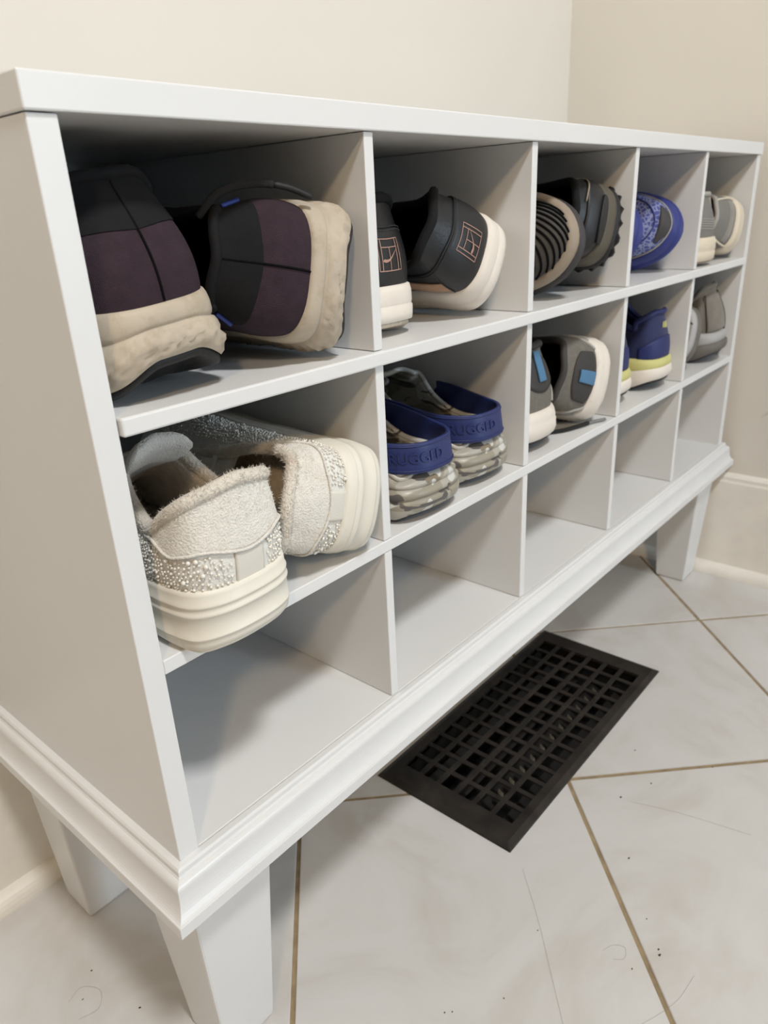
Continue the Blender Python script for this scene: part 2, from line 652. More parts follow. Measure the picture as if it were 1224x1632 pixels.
def surf_mesh(name, S, u0=0, u1=1, v0=0., v1=1., nu=72, nv=14, off=0.0, thick=0.0, closed=None, disp=None):
    """patch of a surface (v0, v1 may be functions of u), optionally a solid plate of given thickness"""
    closed = (abs(u1 - u0 - 1) < 1e-6) if closed is None else closed
    us = np.linspace(u0, u1, nu, endpoint=not closed)
    a = np.array([v0(x) if callable(v0) else v0 for x in us])
    b_ = np.array([v1(x) if callable(v1) else v1 for x in us])
    t = np.linspace(0, 1, nv)
    V = a[:, None] + (b_ - a)[:, None] * t[None]
    U = np.repeat(us[:, None], nv, 1)
    p = S(U, V)
    n = S.nrm(U, np.clip(V, .002, .998))
    o = off if disp is None else off + disp(U, V, p)[..., None]
    q = p + n * o
    vs = q.reshape(-1, 3)
    fc = grid_faces(nu, nv, closed)
    if thick:
        back = (q - n * thick).reshape(-1, 3)
        k = len(vs)
        vs = np.concatenate([vs, back])
        fc += grid_faces(nu, nv, closed, True, k)
        for i in range(nu if closed else nu - 1):
            i2 = (i + 1) % nu
            for j, fl in ((0, False), (nv - 1, True)):
                e = (i * nv + j, k + i * nv + j, k + i2 * nv + j, i2 * nv + j)
                fc.append(e[::-1] if fl else e)
        if not closed:
            for i, fl in ((0, True), (nu - 1, False)):
                for j in range(nv - 1):
                    e = (i * nv + j, k + i * nv + j, k + i * nv + j + 1, i * nv + j + 1)
                    fc.append(e[::-1] if fl else e)
    return fix_normals(from_pydata(name, vs, fc)) if thick else from_pydata(name, vs, fc)


def tube_data(pts, r, n=8, closed=False, flat=1.0):
    pts = np.asarray(pts, float)
    m_ = len(pts)
    r = np.broadcast_to(np.asarray(r, float), (m_,))
    t = np.gradient(pts, axis=0)
    if closed:
        t = np.roll(pts, -1, 0) - np.roll(pts, 1, 0)
    t /= np.maximum(np.linalg.norm(t, axis=1, keepdims=True), 1e-9)
    ref = np.array([0, 0, 1.]) if abs(t[0, 2]) < .9 else np.array([1., 0, 0])
    nn = np.cross(t[0], ref)
    nn /= np.linalg.norm(nn)
    vs = []
    for i in range(m_):
        nn = nn - t[i] * (nn @ t[i])
        nn /= max(np.linalg.norm(nn), 1e-9)
        bb = np.cross(t[i], nn)
        for k in range(n):
            a = 2 * PI * k / n
            vs.append(pts[i] + r[i] * (math.cos(a) * nn + math.sin(a) * bb * flat))
    fc = []
    for i in range(m_ if closed else m_ - 1):
        for k in range(n):
            fc.append((i * n + k, i * n + (k + 1) % n, ((i + 1) % m_) * n + (k + 1) % n, ((i + 1) % m_) * n + k))
    if not closed:
        fc.append(tuple(range(n))[::-1])
        fc.append(tuple(range((m_ - 1) * n, m_ * n)))
    return vs, fc


def tube(name, pts, r, material, parent, n=8, closed=False, flat=1.0):
    v, fc = tube_data(pts, r, n, closed, flat)
    return link(name, fix_normals(from_pydata(name, v, fc)), material, parent, smooth=True)


def smooth_path(pts, n=40):
    """open Catmull-Rom"""
    p = np.asarray(pts, float)
    p = np.concatenate([[2 * p[0] - p[1]], p, [2 * p[-1] - p[-2]]])
    m_ = len(p) - 3
    out = []
    for t in np.linspace(0, m_ - 1e-6, n):
        i = int(t)
        f = t - i
        a, b_, c, d_ = p[i:i + 4]
        out.append(.5 * (2 * b_ + (c - a) * f + (2 * a - 5 * b_ + 4 * c - d_) * f * f + (3 * b_ - a - 3 * c + d_) * f ** 3))
    return np.array(out)


def sole_zb(S, u, bevel=.008, spring=.012, bl=.10):
    e = S.edge(u)
    return sole_zb_y(S, e[..., 1], bevel, spring, bl, e[..., 0])


def sole_mesh(name, S, prof, bevel=.008, spring=.012, nu=96, ripple=None, z_extra=0.0, bl=.10):
    """prof: (outward offset, t) with t=0 sole bottom .. 1 feather line (t>1 laps up the upper)"""
    u = np.linspace(0, 1, nu, endpoint=False)
    e, o = S.edge(u), S.out(u)
    zb = sole_zb(S, u, bevel, spring, bl)
    rings = []
    for (a, t) in prof:
        p = e + o * a
        p[:, 2] = zb + (e[:, 2] + z_extra - zb) * t
        if ripple is not None:
            p = p + o * ripple(u, t)[:, None]
        rings.append(p)
    q = np.stack(rings, 1)
    return from_pydata(name, q.reshape(-1, 3), grid_faces(nu, len(prof), True, False))


def outsole_mesh(name, S, inset=.002, th=.004, bevel=.008, spring=.012, nu=96, lugs=0, bl=.10, lug_d=.003):
    u = np.linspace(0, 1, nu, endpoint=False)
    e, o = S.edge(u), S.out(u)
    zb = sole_zb(S, u, bevel, spring, bl)
    rings = []
    for k, (a, dz) in enumerate(((-.010, .003), (-inset, .0006), (-inset - .0002, -th * .6), (-inset - .0015, -th), (-.012, -th))):
        p = e + o * a
        if lugs and k in (1, 2):
            p = p + o * (lug_d * (np.sin(u * lugs * 2 * PI) > .1))[:, None]
        p[:, 2] = zb + dz
        rings.append(p)
    c = np.array([0, .5 * S.L, -th])
    last = rings[-1]
    for f in (.7, .35):
        p = last.copy()
        p[:, 0] = p[:, 0] * f
        p[:, 1] = c[1] + (p[:, 1] - c[1]) * (1 - (1 - f) * .35)
        p[:, 2] = sole_zb_y(S, p[:, 1], bevel, spring, bl, p[:, 0]) - th
        rings.append(p)
    q = np.stack(rings, 1)
    nv = q.shape[1]
    v = list(q.reshape(-1, 3))
    fc = grid_faces(nu, nv, True)
    # close the middle strip by pairing left and right points
    for i in range(nu // 2):
        a_, b_ = i, (i + 1)
        c_, d_ = (nu - i - 1) % nu, (nu - i) % nu
        f_ = [a_ * nv + nv - 1, b_ * nv + nv - 1, c_ * nv + nv - 1, d_ * nv + nv - 1]
        f_ = list(dict.fromkeys(f_))
        if len(f_) > 2:
            fc.append(tuple(f_))
    return fix_normals(from_pydata(name, v, fc))


def sole_zb_y(S, y, bevel, spring, bl=.10, x=0.0):
    y = y / S.L
    return bevel * (1 - sstep(0, bl, y)) * (1 - sstep(.30, 1.10, np.abs(x) / S.h) * getattr(S, 'crowned', 0)) + spring * sstep(.72, 1.0, y) * 1.2


def lining_mesh(name, S, t=.004, depth=.18, nu=72, floor_z=None):
    """inside of the shoe: down from the collar edge to an insole"""
    u = np.linspace(0, 1, nu, endpoint=False)
    vs = [1.0, .97, .9, .8, .65, .5, .35, depth]
    rings = []
    for k, v in enumerate(vs):
        vv = np.full(nu, v)
        p = S(u, vv) - S.nrm(u, np.clip(vv, .01, .99)) * (t * (0 if k == 0 else min(1, .5 + k * .35)))
        rings.append(p)
    p = rings[-1].copy()
    fz = floor_z if floor_z is not None else S.B[0, 2] + .004
    p[:, 2] = fz
    rings.append(p)
    q = np.stack(rings, 1)
    nv = q.shape[1]
    v = list(q.reshape(-1, 3))
    fc = grid_faces(nu, nv, True, True)
    for i in range(nu // 2):
        a_, b_, c_, d_ = i, i + 1, (nu - i - 1) % nu, (nu - i) % nu
        f_ = list(dict.fromkeys([k * nv + nv - 1 for k in (a_, b_, c_, d_)]))
        if len(f_) > 2:
            fc.append(tuple(f_))
    return from_pydata(name, v, fc)


def collar_tube(S, r, u0=-.30, u1=.30, n=60, inset=0.0):
    u = np.linspace(u0, u1, n)
    p = S.collar(u) - S.out(u) * inset
    return p


def tongue_mesh(S, name='tongue', top=.02, width=.026, th=.005, y_top=None, lift=.004, nl=14):
    """padded tongue from under the throat up past the collar"""
    L = S.L
    c = S.C
    y1, z1 = c[10][1], c[10][2]
    y0, z0 = c[6][1], c[6][2]
    ys = np.linspace(0, 1, nl)
    cen = []
    for t in ys:
        y = y1 + .02 * L + (y0 - y1 - .02 * L) * t
        z = z1 - .004 + (z0 - z1 + .006) * t + lift * math.sin(PI * t)
        cen.append((0, y, z))
    dirv = np.array(cen[-1]) - np.array(cen[-3])
    dirv /= np.linalg.norm(dirv)
    dirv = dirv * .55 + np.array([0, -.25, .8]) * .45
    dirv /= np.linalg.norm(dirv)
    for k in range(1, 6):
        cen.append(tuple(np.array(cen[nl - 1]) + dirv * top * k / 5))
    cen = np.array(cen)
    tg = np.gradient(cen, axis=0)
    tg /= np.linalg.norm(tg, axis=1, keepdims=True)
    nrm = np.cross(np.array([1., 0, 0]), tg)
    nrm[nrm[:, 2] < 0] *= -1
    m_ = len(cen)
    vs = []
    sec = 12
    for i in range(m_):
        w_ = width * (.75 + .35 * i / m_)
        if i >= m_ - 3:
            w_ *= (1, .93, .72)[i - m_ + 3]
        tt = th * (1 if i < m_ - 2 else (.9, .5)[i - m_ + 2])
        for k in range(sec):
            a = 2 * PI * k / sec
            x = w_ * math.copysign(abs(math.cos(a)) ** .7, math.cos(a))
            zz = tt * math.sin(a) - (x / width) ** 2 * .010
            vs.append(cen[i] + np.array([x, 0, 0]) + nrm[i] * zz)
    fc = []
    for i in range(m_ - 1):
        for k in range(sec):
            fc.append((i * sec + k, i * sec + (k + 1) % sec, (i + 1) * sec + (k + 1) % sec, (i + 1) * sec + k))
    fc.append(tuple(range(sec)))
    fc.append(tuple(range((m_ - 1) * sec, m_ * sec)))
    return fix_normals(from_pydata(name, vs, fc))


def laces(S, material, parent, rows=5, r=.0022, lift=.006):
    """one mesh object per lace row across the throat"""
    for k in range(rows):
        t = .08 + .84 * k / max(1, rows - 1)
        u = .30 + (.49 - .30) * t * .92
        a, b_ = S(np.array(u), np.array(.97)), S(np.array(1 - u), np.array(.97))
        n = S.nrm(np.array(u), np.array(.97))
        mid = (a + b_) / 2 + np.array([0, 0, lift])
        p = smooth_path([a + n * .001, a * .7 + mid * .3 + np.array([0, 0, .003]), mid, b_ * .7 + mid * .3 + np.array([0, 0, .003]), b_], 16)
        tube('lace', p, r, material, parent, n=6, flat=.6)


def map2(S, uc, vc, off=.0006):
    mu, mv = S.metric(uc, vc)

    def f(P2):
        P2 = np.asarray(P2, float)
        u = uc + P2[..., 0] / mu
        v = np.clip(vc + P2[..., 1] / mv, .002, .998)
        return S(u, v) + S.nrm(u, v) * off
    return f


def ribbon(name, fmap, lines, wd, material, parent):
    """flat printed strokes: each line a 2-D polyline in metres mapped on a surface"""
    vs, fc = [], []
    for ln in lines:
        ln = np.asarray(ln, float)
        pts = []
        for a, b_ in zip(ln[:-1], ln[1:]):
            for t in np.linspace(0, 1, 7)[:-1]:
                pts.append(a + (b_ - a) * t)
        pts.append(ln[-1])
        pts = np.array(pts)
        t = np.gradient(pts, axis=0)
        t /= np.maximum(np.linalg.norm(t, axis=1, keepdims=True), 1e-9)
        nn = np.stack([-t[:, 1], t[:, 0]], 1)
        A, B = fmap(pts + nn * wd / 2), fmap(pts - nn * wd / 2)
        k = len(vs)
        for a, b_ in zip(A, B):
            vs += [a, b_]
        for i in range(len(pts) - 1):
            fc.append((k + 2 * i, k + 2 * i + 1, k + 2 * i + 3, k + 2 * i + 2))
    return link(name, from_pydata(name, vs, fc), material, parent)


def fill2(name, fmap, outlines, material, parent):
    """flat printed filled shapes given as quad strips [(left pts),(right pts)]"""
    vs, fc = [], []
    for A, B in outlines:
        k = len(vs)
        A, B = fmap(np.asarray(A, float)), fmap(np.asarray(B, float))
        for a, b_ in zip(A, B):
            vs += [a, b_]
        for i in range(len(A) - 1):
            fc.append((k + 2 * i, k + 2 * i + 1, k + 2 * i + 3, k + 2 * i + 2))
    return link(name, from_pydata(name, vs, fc), material, parent)


def surf_line(name, S, pts_uv, r, material, parent, off=.0, n=40, sides=5):
    uv = smooth_path(np.array([(a, b_, 0) for a, b_ in pts_uv]), n)
    u, v = uv[:, 0], np.clip(uv[:, 1], .003, .997)
    p = S(u, v) + S.nrm(u, v) * off
    return tube(name, p, r, material, parent, n=sides)


def text_on(name, body, fmap, size, material, parent, depth=.0004):
    cu = bpy.data.curves.new(name, 'FONT')
    cu.body = body
    cu.size = size
    cu.align_x = 'CENTER'
    cu.align_y = 'CENTER'
    cu.resolution_u = 3
    ob = bpy.data.objects.new(name + '_src', cu)
    COL.objects.link(ob)
    dg = bpy.context.evaluated_depsgraph_get()
    src = bpy.data.meshes.new_from_object(ob.evaluated_get(dg))
    bpy.data.objects.remove(ob, do_unlink=True)
    bm = bmesh.new()
    bm.from_mesh(src)
    bmesh.ops.triangulate(bm, faces=bm.faces)
    for _ in range(2):
        long_e = [e for e in bm.edges if e.calc_length() > size * .22]
        if long_e:
            bmesh.ops.subdivide_edges(bm, edges=long_e, cuts=1)
            bmesh.ops.triangulate(bm, faces=bm.faces)
    bmesh.ops.solidify
    ret = bmesh.ops.extrude_face_region(bm, geom=bm.faces[:])
    top = {v for v in ret['geom'] if isinstance(v, bmesh.types.BMVert)}
    co = np.array([v.co[:2] for v in bm.verts])
    base = fmap(co)
    e = 1e-4
    tx, ty = fmap(co + [e, 0]) - base, fmap(co + [0, e]) - base
    nn = np.cross(tx, ty)
    nn /= np.linalg.norm(nn, axis=1, keepdims=True)
    for v, p, q in zip(list(bm.verts), base, nn):
        v.co = Vector(p + (q * depth if v in top else q * 0))
    me = bpy.data.meshes.new(name)
    bm.to_mesh(me)
    bm.free()
    return link(name, me, material, parent)


def pose(o, loc, roll=0, pitch=0, yaw=0):
    """roll about the shoe's length, pitch toe up, yaw about the vertical (degrees)"""
    o.location = loc
    o.rotation_euler = Euler((math.radians(pitch), math.radians(roll), math.radians(yaw)), 'XYZ')


def copy_tree(o, parent=None):
    c = o.copy()
    COL.objects.link(c)
    c.parent = parent
    for ch in list(o.children):
        copy_tree(ch, c)
    return c


def world_verts(o):
    bpy.context.view_layer.update()
    out = []
    st = list(o.children)
    while st:
        c = st.pop()
        st += list(c.children)
        if c.type == 'MESH' and len(c.data.vertices):
            v = np.empty(len(c.data.vertices) * 3)
            c.data.vertices.foreach_get('co', v)
            mw = np.array(c.matrix_world)
            out.append(v.reshape(-1, 3) @ mw[:3, :3].T + mw[:3, 3])
    return np.concatenate(out)


def settle(o, z, x0=None, x1=None):
    """rest a thing on a level and keep it between two upright faces"""
    v = world_verts(o)
    o.location.z += z + .0005 - v[:, 2].min()
    if x1 is not None and v[:, 0].max() > x1 - .0006:
        o.location.x -= v[:, 0].max() - (x1 - .0006)
    elif x0 is not None and v[:, 0].min() < x0 + .0006:
        o.location.x += x0 + .0006 - v[:, 0].min()

# ------------------------------------------------------------------ footwear materials
M_BLACKRUB = mat('black_rubber', (.008, .008, .009), .6, noise=.4, nscale=60, bump=.3, bscale=250)
M_PURPLE = mat('plum_knit_fabric', srgb(53, 39, 48), .85, noise=.14, nscale=120, weave=.5, wscale=420, spec=.3)
M_BLACKFAB = mat('black_neoprene_fabric', srgb(20, 20, 22), .85, noise=.12, nscale=150, bump=.25, bscale=900, spec=.25)
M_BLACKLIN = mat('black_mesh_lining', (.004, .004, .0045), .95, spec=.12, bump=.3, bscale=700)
M_CREAMFOAM = mat('dirty_cream_foam', srgb(184, 171, 153), .62, noise=.08, nscale=35, bump=.35, bscale=160,
                  dirt=srgb(142, 126, 100), dscale=26, dlo=.50, dhi=.74)
M_BLUETAB = mat('blue_ribbon', srgb(44, 62, 140), .6)
M_LACEBLK = mat('black_lace_cord', (.012, .012, .013), .75, weave=.6, wscale=900)
M_CLEAR = mat('grey_plastic_tip', srgb(120, 120, 120), .35)
M_BLKLEATHER = mat('black_leather', srgb(21, 22, 26), .45, noise=.12, nscale=60, bump=.25, bscale=420)
M_BLKSTITCH = mat('charcoal_stitching', srgb(42, 43, 47), .7)
M_WHITERUB = mat('scuffed_white_rubber', srgb(222, 214, 204), .5, noise=.03, nscale=30, bump=.12, bscale=120, dirt=srgb(168, 152, 132), dscale=32,
                 dlo=.56, dhi=.85)
M_GUMGREY = mat('worn_beige_rubber', srgb(196, 184, 166), .6, dirt=srgb(120, 108, 90), dscale=60, dlo=.45, dhi=.75)
M_TAN = mat('tan_suede_stripe', srgb(176, 142, 116), .8, noise=.1, nscale=200)
M_ROSE = mat('rose_gold_print', srgb(168, 132, 118), .45)
M_PLUSH = mat('white_plush_fabric', srgb(226, 222, 214), .95, noise=.05, nscale=160, bump=.9, bscale=700, sheen=.35,
              dirt=srgb(206, 190, 166), dscale=16, dlo=.52, dhi=.82, bdist=.0016)
M_PLUSHLIN = mat('matted_plush_lining', srgb(218, 210, 198), .95, noise=.08, nscale=120, bump=1.0, bscale=500, sheen=.3,
                 dirt=srgb(176, 152, 124), dscale=14, dlo=.48, dhi=.78, bdist=.002)
M_GLIT = mat('white_glitter_fabric', srgb(224, 222, 216), .6, noise=.06, nscale=500, bump=.6, bscale=900)
M_WHITECANVAS = mat('white_canvas_strip', srgb(226, 222, 212), .8, weave=.4, wscale=500)
M_IVORYRUB = mat('ivory_rubber', srgb(224, 219, 207), .48, noise=.025, nscale=18, dirt=srgb(196, 184, 160), dscale=20, dlo=.55, dhi=.85, bump=.06, bscale=100)
M_PEARL = mat('pearl_bead', srgb(232, 228, 220), .18, coat=.6, spec=.6)
M_SATIN = mat('white_satin_binding', srgb(228, 228, 228), .35, sheen=.2)
M_NAVY = mat('navy_mesh_fabric', srgb(24, 33, 80), .7, noise=.12, nscale=150, weave=.3, wscale=500, sheen=.1)
M_NAVYD = mat('deep_blue_overlay', srgb(28, 39, 96), .55)
M_LIME = mat('lime_yellow_foam', srgb(200, 196, 128), .6, noise=.04, nscale=40)
M_GREYMESH = mat('grey_mesh_fabric', srgb(120, 116, 108), .85, noise=.12, nscale=200, weave=.6, wscale=380)
M_GREYOV = mat('light_grey_overlay', srgb(160, 156, 150), .6, noise=.05, nscale=60)
M_DKPATCH = mat('charcoal_heel_patch', srgb(54, 51, 50), .7, bump=.2, bscale=400)
M_SKY = mat('steel_blue_tab', srgb(72, 116, 152), .6)
M_COBALT = mat('cobalt_blue_foam', srgb(43, 53, 122), .55, noise=.04, nscale=40)
M_GREYKNIT = mat('grey_ribbed_knit', srgb(126, 124, 120), .85, weave=.5, wscale=260)
M_CREAMRUB = mat('cream_rubber', srgb(216, 204, 184), .55, noise=.03, nscale=30, dirt=srgb(160, 140, 110), dscale=25, dlo=.56, dhi=.82)
M_SUEDE = mat('taupe_grey_suede', srgb(118, 112, 104), .92, noise=.10, nscale=60, bump=.3, bscale=600, sheen=.2)
M_PALEGREY = mat('pale_grey_foam', srgb(168, 166, 166), .6, noise=.04, nscale=30)
M_GREYRUB = mat('grey_rubber', srgb(104, 100, 94), .65, noise=.08, nscale=50, bump=.2, bscale=200)
M_CHARKNIT = mat('charcoal_ribbed_upper', srgb(66, 63, 60), .7, noise=.15, nscale=60)
M_TANWELT = mat('tan_welt_rubber', srgb(150, 136, 120), .6, noise=.08, nscale=40)
M_OLIVE = mat('dark_olive_foam', srgb(84, 78, 66), .6, noise=.1, nscale=40)
M_DKGREY = mat('dark_grey_foam', srgb(58, 56, 58), .65)


def camo_material():
    m, nt, b = new_mat('grey_camouflage_foam')
    N, L = nt.nodes, nt.links
    tc = N.new('ShaderNodeTexCoord')
    col = None
    for k, (scale, lo, c) in enumerate(((26, .50, srgb(170, 166, 156)), (30, .535, srgb(200, 200, 196)), (34, .585, srgb(92, 88, 86)), (60, .66, srgb(128, 116, 98)))):
        mp = N.new('ShaderNodeMapping')
        mp.inputs['Location'].default_value = (k * 3.7, k * 1.9, k * 5.1)
        mp.inputs['Scale'].default_value = (1.0, .8, 1.5)
        L.new(tc.outputs['Object'], mp.inputs['Vector'])
        nz = N.new('ShaderNodeTexNoise')
        nz.inputs['Scale'].default_value = scale
        nz.inputs['Detail'].default_value = 1.5
        nz.inputs['Distortion'].default_value = .7
        L.new(mp.outputs[0], nz.inputs['Vector'])
        rp = N.new('ShaderNodeMapRange')
        rp.inputs['From Min'].default_value = lo
        rp.inputs['From Max'].default_value = lo + .012
        L.new(nz.outputs['Fac'], rp.inputs['Value'])
        mx = N.new('ShaderNodeMix')
        mx.data_type = 'RGBA'
        L.new(rp.outputs['Result'], mx.inputs['Factor'])
        if col is None:
            mx.inputs['A'].default_value = (*srgb(150, 144, 130), 1)
        else:
            L.new(col, mx.inputs['A'])
        mx.inputs['B'].default_value = (*c, 1)
        col = mx.outputs['Result']
    L.new(col, b.inputs['Base Color'])
    b.inputs['Roughness'].default_value = .38
    return m


def paisley_material():
    m, nt, b = new_mat('blue_white_printed_fabric')
    N, L = nt.nodes, nt.links
    tc = N.new('ShaderNodeTexCoord')
    vo = N.new('ShaderNodeTexVoronoi')
    vo.feature = 'DISTANCE_TO_EDGE'
    vo.inputs['Scale'].default_value = 190
    L.new(tc.outputs['Object'], vo.inputs['Vector'])
    rp = N.new('ShaderNodeValToRGB')
    rp.color_ramp.elements[0].position = .05
    rp.color_ramp.elements[1].position = .16
    rp.color_ramp.elements[0].color = (*srgb(146, 154, 190), 1)
    rp.color_ramp.elements[1].color = (*srgb(72, 82, 150), 1)
    L.new(vo.outputs['Distance'], rp.inputs['Fac'])
    L.new(rp.outputs['Color'], b.inputs['Base Color'])
    b.inputs['Roughness'].default_value = .8
    return m


M_CAMO = camo_material()
M_PAISLEY = paisley_material()
M_STRAP = mat('royal_blue_strap', srgb(33, 45, 98), .5, noise=.05, nscale=40, bump=.15, bscale=300)


def ripple_fn(amp=.0016, seed=0.0):
    from mathutils import noise

    def f(u, t):
        if t > .62:
            return np.zeros_like(u)
        w_ = math.sin(PI * min(1, t / .62)) ** .7
        out = np.empty_like(u)
        for i, x in enumerate(u):
            a = 2 * PI * x
            nx = noise.noise(Vector((math.cos(a) * 3.2, math.sin(a) * 3.2, t * 4 + seed)))
            ph = x * 70 + 5.0 * nx + t * 7
            out[i] = amp * w_ * (math.sin(ph * 2 * PI / 2.0) * .55 + nx)
        return out
    return f


# ------------------------------------------------------------------ builders: one of each kind, with its parts
def make_plum_runner(Ht=.106, top=.022, Hb=.116, h=.040, cw=.76):
    t = thing('running_shoe', '', 'shoe')
    S = Last(L=.272, h=h, w=h + .002, zh=.046, zm=.042, zt=.036, Hb=Hb, Hd=.090, Ht=Ht, Hv=.078, yb=.027, bulge=.004, cw=cw, dip=.25)
    S.crowned = .8                             # heel bevel fades towards the sides
    bev = dict(bevel=.017, spring=.02, bl=.15)
    vb = lambda u: .50 + .10 * abs(math.sin(PI * u)) + .32 * float(sstep(.10, .30, abs((u + .5) % 1 - .5)))
    link('upper', surf_mesh('upper', S, v1=vb, nu=96, nv=10), M_PURPLE, t, smooth=True)
    link('collar', surf_mesh('collar', S, v0=vb, v1=1., nu=96, nv=10, off=.0006), M_BLACKFAB, t, smooth=True)
    tube('collar_binding', S.collar(np.linspace(0, 1, 90, endpoint=False)), .0036, M_BLACKFAB, t, n=8, closed=True)
    link('lining', lining_mesh('lining', S, t=.006), M_BLACKLIN, t, smooth=True)
    tg = link('tongue', tongue_mesh(S, top=top, width=.024), M_BLACKFAB, t, smooth=True)
    laces(S, M_LACEBLK, tg)
    ts = [0, .06, .14, .22, .30, .38, .46, .54, .60, .63, .66, .72, .85, .96, 1.03, 1.05]
    of = [.0035, .0062, .0072, .0076, .0078, .0074, .0066, .0056, .0046, .0026, .0036, .0042, .0040, .0030, .0016, -.001]
    ms = link('midsole', sole_mesh('midsole', S, list(zip(of, ts)), nu=220, ripple=ripple_fn(.0023), **bev), M_CREAMFOAM, t, smooth=True)
    link('outsole', outsole_mesh('outsole', S, inset=-.0026, th=.005, **bev), M_BLACKRUB, t, smooth=True)
    surf_line('heel_seam', S, [(0, .02), (0.0, .5), (0, .93)], .0008, M_BLACKLIN, t, off=.0004)
    for sg in (-1, 1):
        surf_line('side_loop', S, [(sg * .150, .62), (sg * .150, .75), (sg * .150, .90)], .0018, M_BLUETAB, t, off=.0016, n=10)
    return t, S


def swoosh(sx=1.0, sy=1.0):
    """a curved tick: thick rounded hook that tapers to a point"""
    A, B = [], []
    for k in np.linspace(0, 1, 16):
        x = -.0070 + .0160 * k
        lo = .0048 * (2.05 * (k - .16)) ** 2 - .0050 if k < .5 else -.0050 + .00233 + (k - .5) * .0150
        th = .0022 * (1 - k) ** 1.1 * min(1, k / .10 + .25)
        A.append((x * sx, (lo + th) * sy))
        B.append((x * sx, lo * sy))
    return A, B


def make_court_shoe(Ht=.096, top=.022):
    t = thing('court_shoe', '', 'shoe')
    S = Last(L=.254, h=.037, w=.042, zh=.036, zm=.031, zt=.028, Hb=.104, Hd=.076, Ht=Ht, Hv=.066, yb=.012, bulge=.004, cw=.82)
    bev = dict(bevel=.008, spring=.012)
    link('upper', surf_mesh('upper', S, nu=96, nv=16), M_BLKLEATHER, t, smooth=True)
    link('lining', lining_mesh('lining', S, t=.006), M_BLACKLIN, t, smooth=True)
    tube('collar_binding', S.collar(np.linspace(0, 1, 90, endpoint=False)), .0042, M_BLACKFAB, t, n=8, closed=True)
    tg = link('tongue', tongue_mesh(S, top=top, width=.022), M_BLACKFAB, t, smooth=True)
    laces(S, M_LACEBLK, tg)
    # heel counter overlay with a stepped edge, logo on it
    top = lambda u: .60 - .03 * math.cos(2 * PI * u * 3)
    hp = link('heel_counter', surf_mesh('heel_counter', S, u0=-.115, u1=.115, v0=.0, v1=.62, nu=40, nv=12, off=.0014, thick=.0014), M_BLKLEATHER, t, smooth=True, bevel=.0004)
    for v in (.60, .64):
        surf_line('stitch_line', S, [(-.20, v + .05), (-.12, v), (-.06, v), (0, v), (.06, v), (.12, v), (.20, v + .05)], .0006, M_BLKSTITCH, t, off=.0014)
    for sg in (-1, 1):
        surf_line('stitch_line', S, [(sg * .118, .02), (sg * .118, .40), (sg * .112, .62)], .0006, M_BLKSTITCH, t, off=.0012)
        link('side_stripe', surf_mesh('side_stripe', S, u0=min(sg * .122, sg * .225), u1=max(sg * .122, sg * .225), v0=lambda u: .08 + 1.0 * (abs(u) - .122), v1=lambda u: .34 + 1.8 * (abs(u) - .122), nu=16, nv=5,
                                      off=.0012, thick=.001), M_TAN, t, smooth=True)
    f = map2(S, 0.0, .33, off=.0020)
    a = .0120
    lines = [[(-a, -a), (a, -a), (a, a), (-a, a), (-a, -a)], [(-a * .72, -a), (-a * .72, a)], [(a * .72, -a), (a * .72, a)],
             [(-a * .72, .45 * a), (a * .72, .45 * a)], [(0, .45 * a), (0, -a)]]
    ribbon('court_emblem', f, lines, .0007, M_ROSE, hp)
    fill2('tick_emblem', map2(S, 0.0, .33, off=.0023), [swoosh(1.2, 1.2)], M_ROSE, hp)
    prof = [(.0030, 0), (.0052, .05), (.0058, .20), (.0058, .44), (.0048, .47), (.0050, .50), (.0054, .56), (.0050, .86), (.0036, 1.02), (.0010, 1.06), (-.001, 1.06)]
    link('midsole', sole_mesh('midsole', S, prof, **bev), M_WHITERUB, t, smooth=True)
    link('outsole', outsole_mesh('outsole', S, inset=-.0022, th=.004, **bev), M_GUMGREY, t, smooth=True)
    return t, S


def pearl_band(S, region, rng, name, parent, n_try=1400, r0=.00095, gap=.0036, big=14, off=.0006):
    """half-domed beads scattered over part of the upper"""
    pts = []
    v = .06
    row = 0
    while v < .97:
        mv = S.metric(.12, min(.9, v))[1]
        x = -.47 + (.5 if row % 2 else 0) * .012
        while x < .47:
            mu = S.metric(x, min(.9, v))[0]
            uu, vv = x + rng.normal(0, .0005) / mu, v + rng.normal(0, .0005) / mv
            if region(uu, vv) and rng.uniform() > .08:
                p = S(np.array(uu), np.array(vv))
                r_ = r0 * (1.9 if rng.uniform() < .035 else rng.uniform(.75, 1.25))
                pts.append((p, S.nrm(np.array(uu), np.array(vv)), r_))
            x += gap / mu
        v += gap * .92 / mv
        row += 1
    bm = bmesh.new()
    bmesh.ops.create_icosphere(bm, subdivisions=1 if len(pts) > 900 else 2, radius=1)
    me = bpy.data.meshes.new('tmp')
    bm.to_mesh(me)
    bm.free()
    bv = np.array([v.co[:] for v in me.vertices])
    bf = [tuple(p.vertices) for p in me.polygons]
    vs, fc = [], []
    for p, n, r_ in pts:
        k = len(vs)
        vs += list(bv * r_ + p + n * (off + r_ * .35))
        fc += [tuple(k + i for i in f_) for f_ in bf]
    o = link(name, from_pydata(name, vs, fc), M_PEARL, parent, smooth=True)
    o['kind'] = 'stuff'
    return o


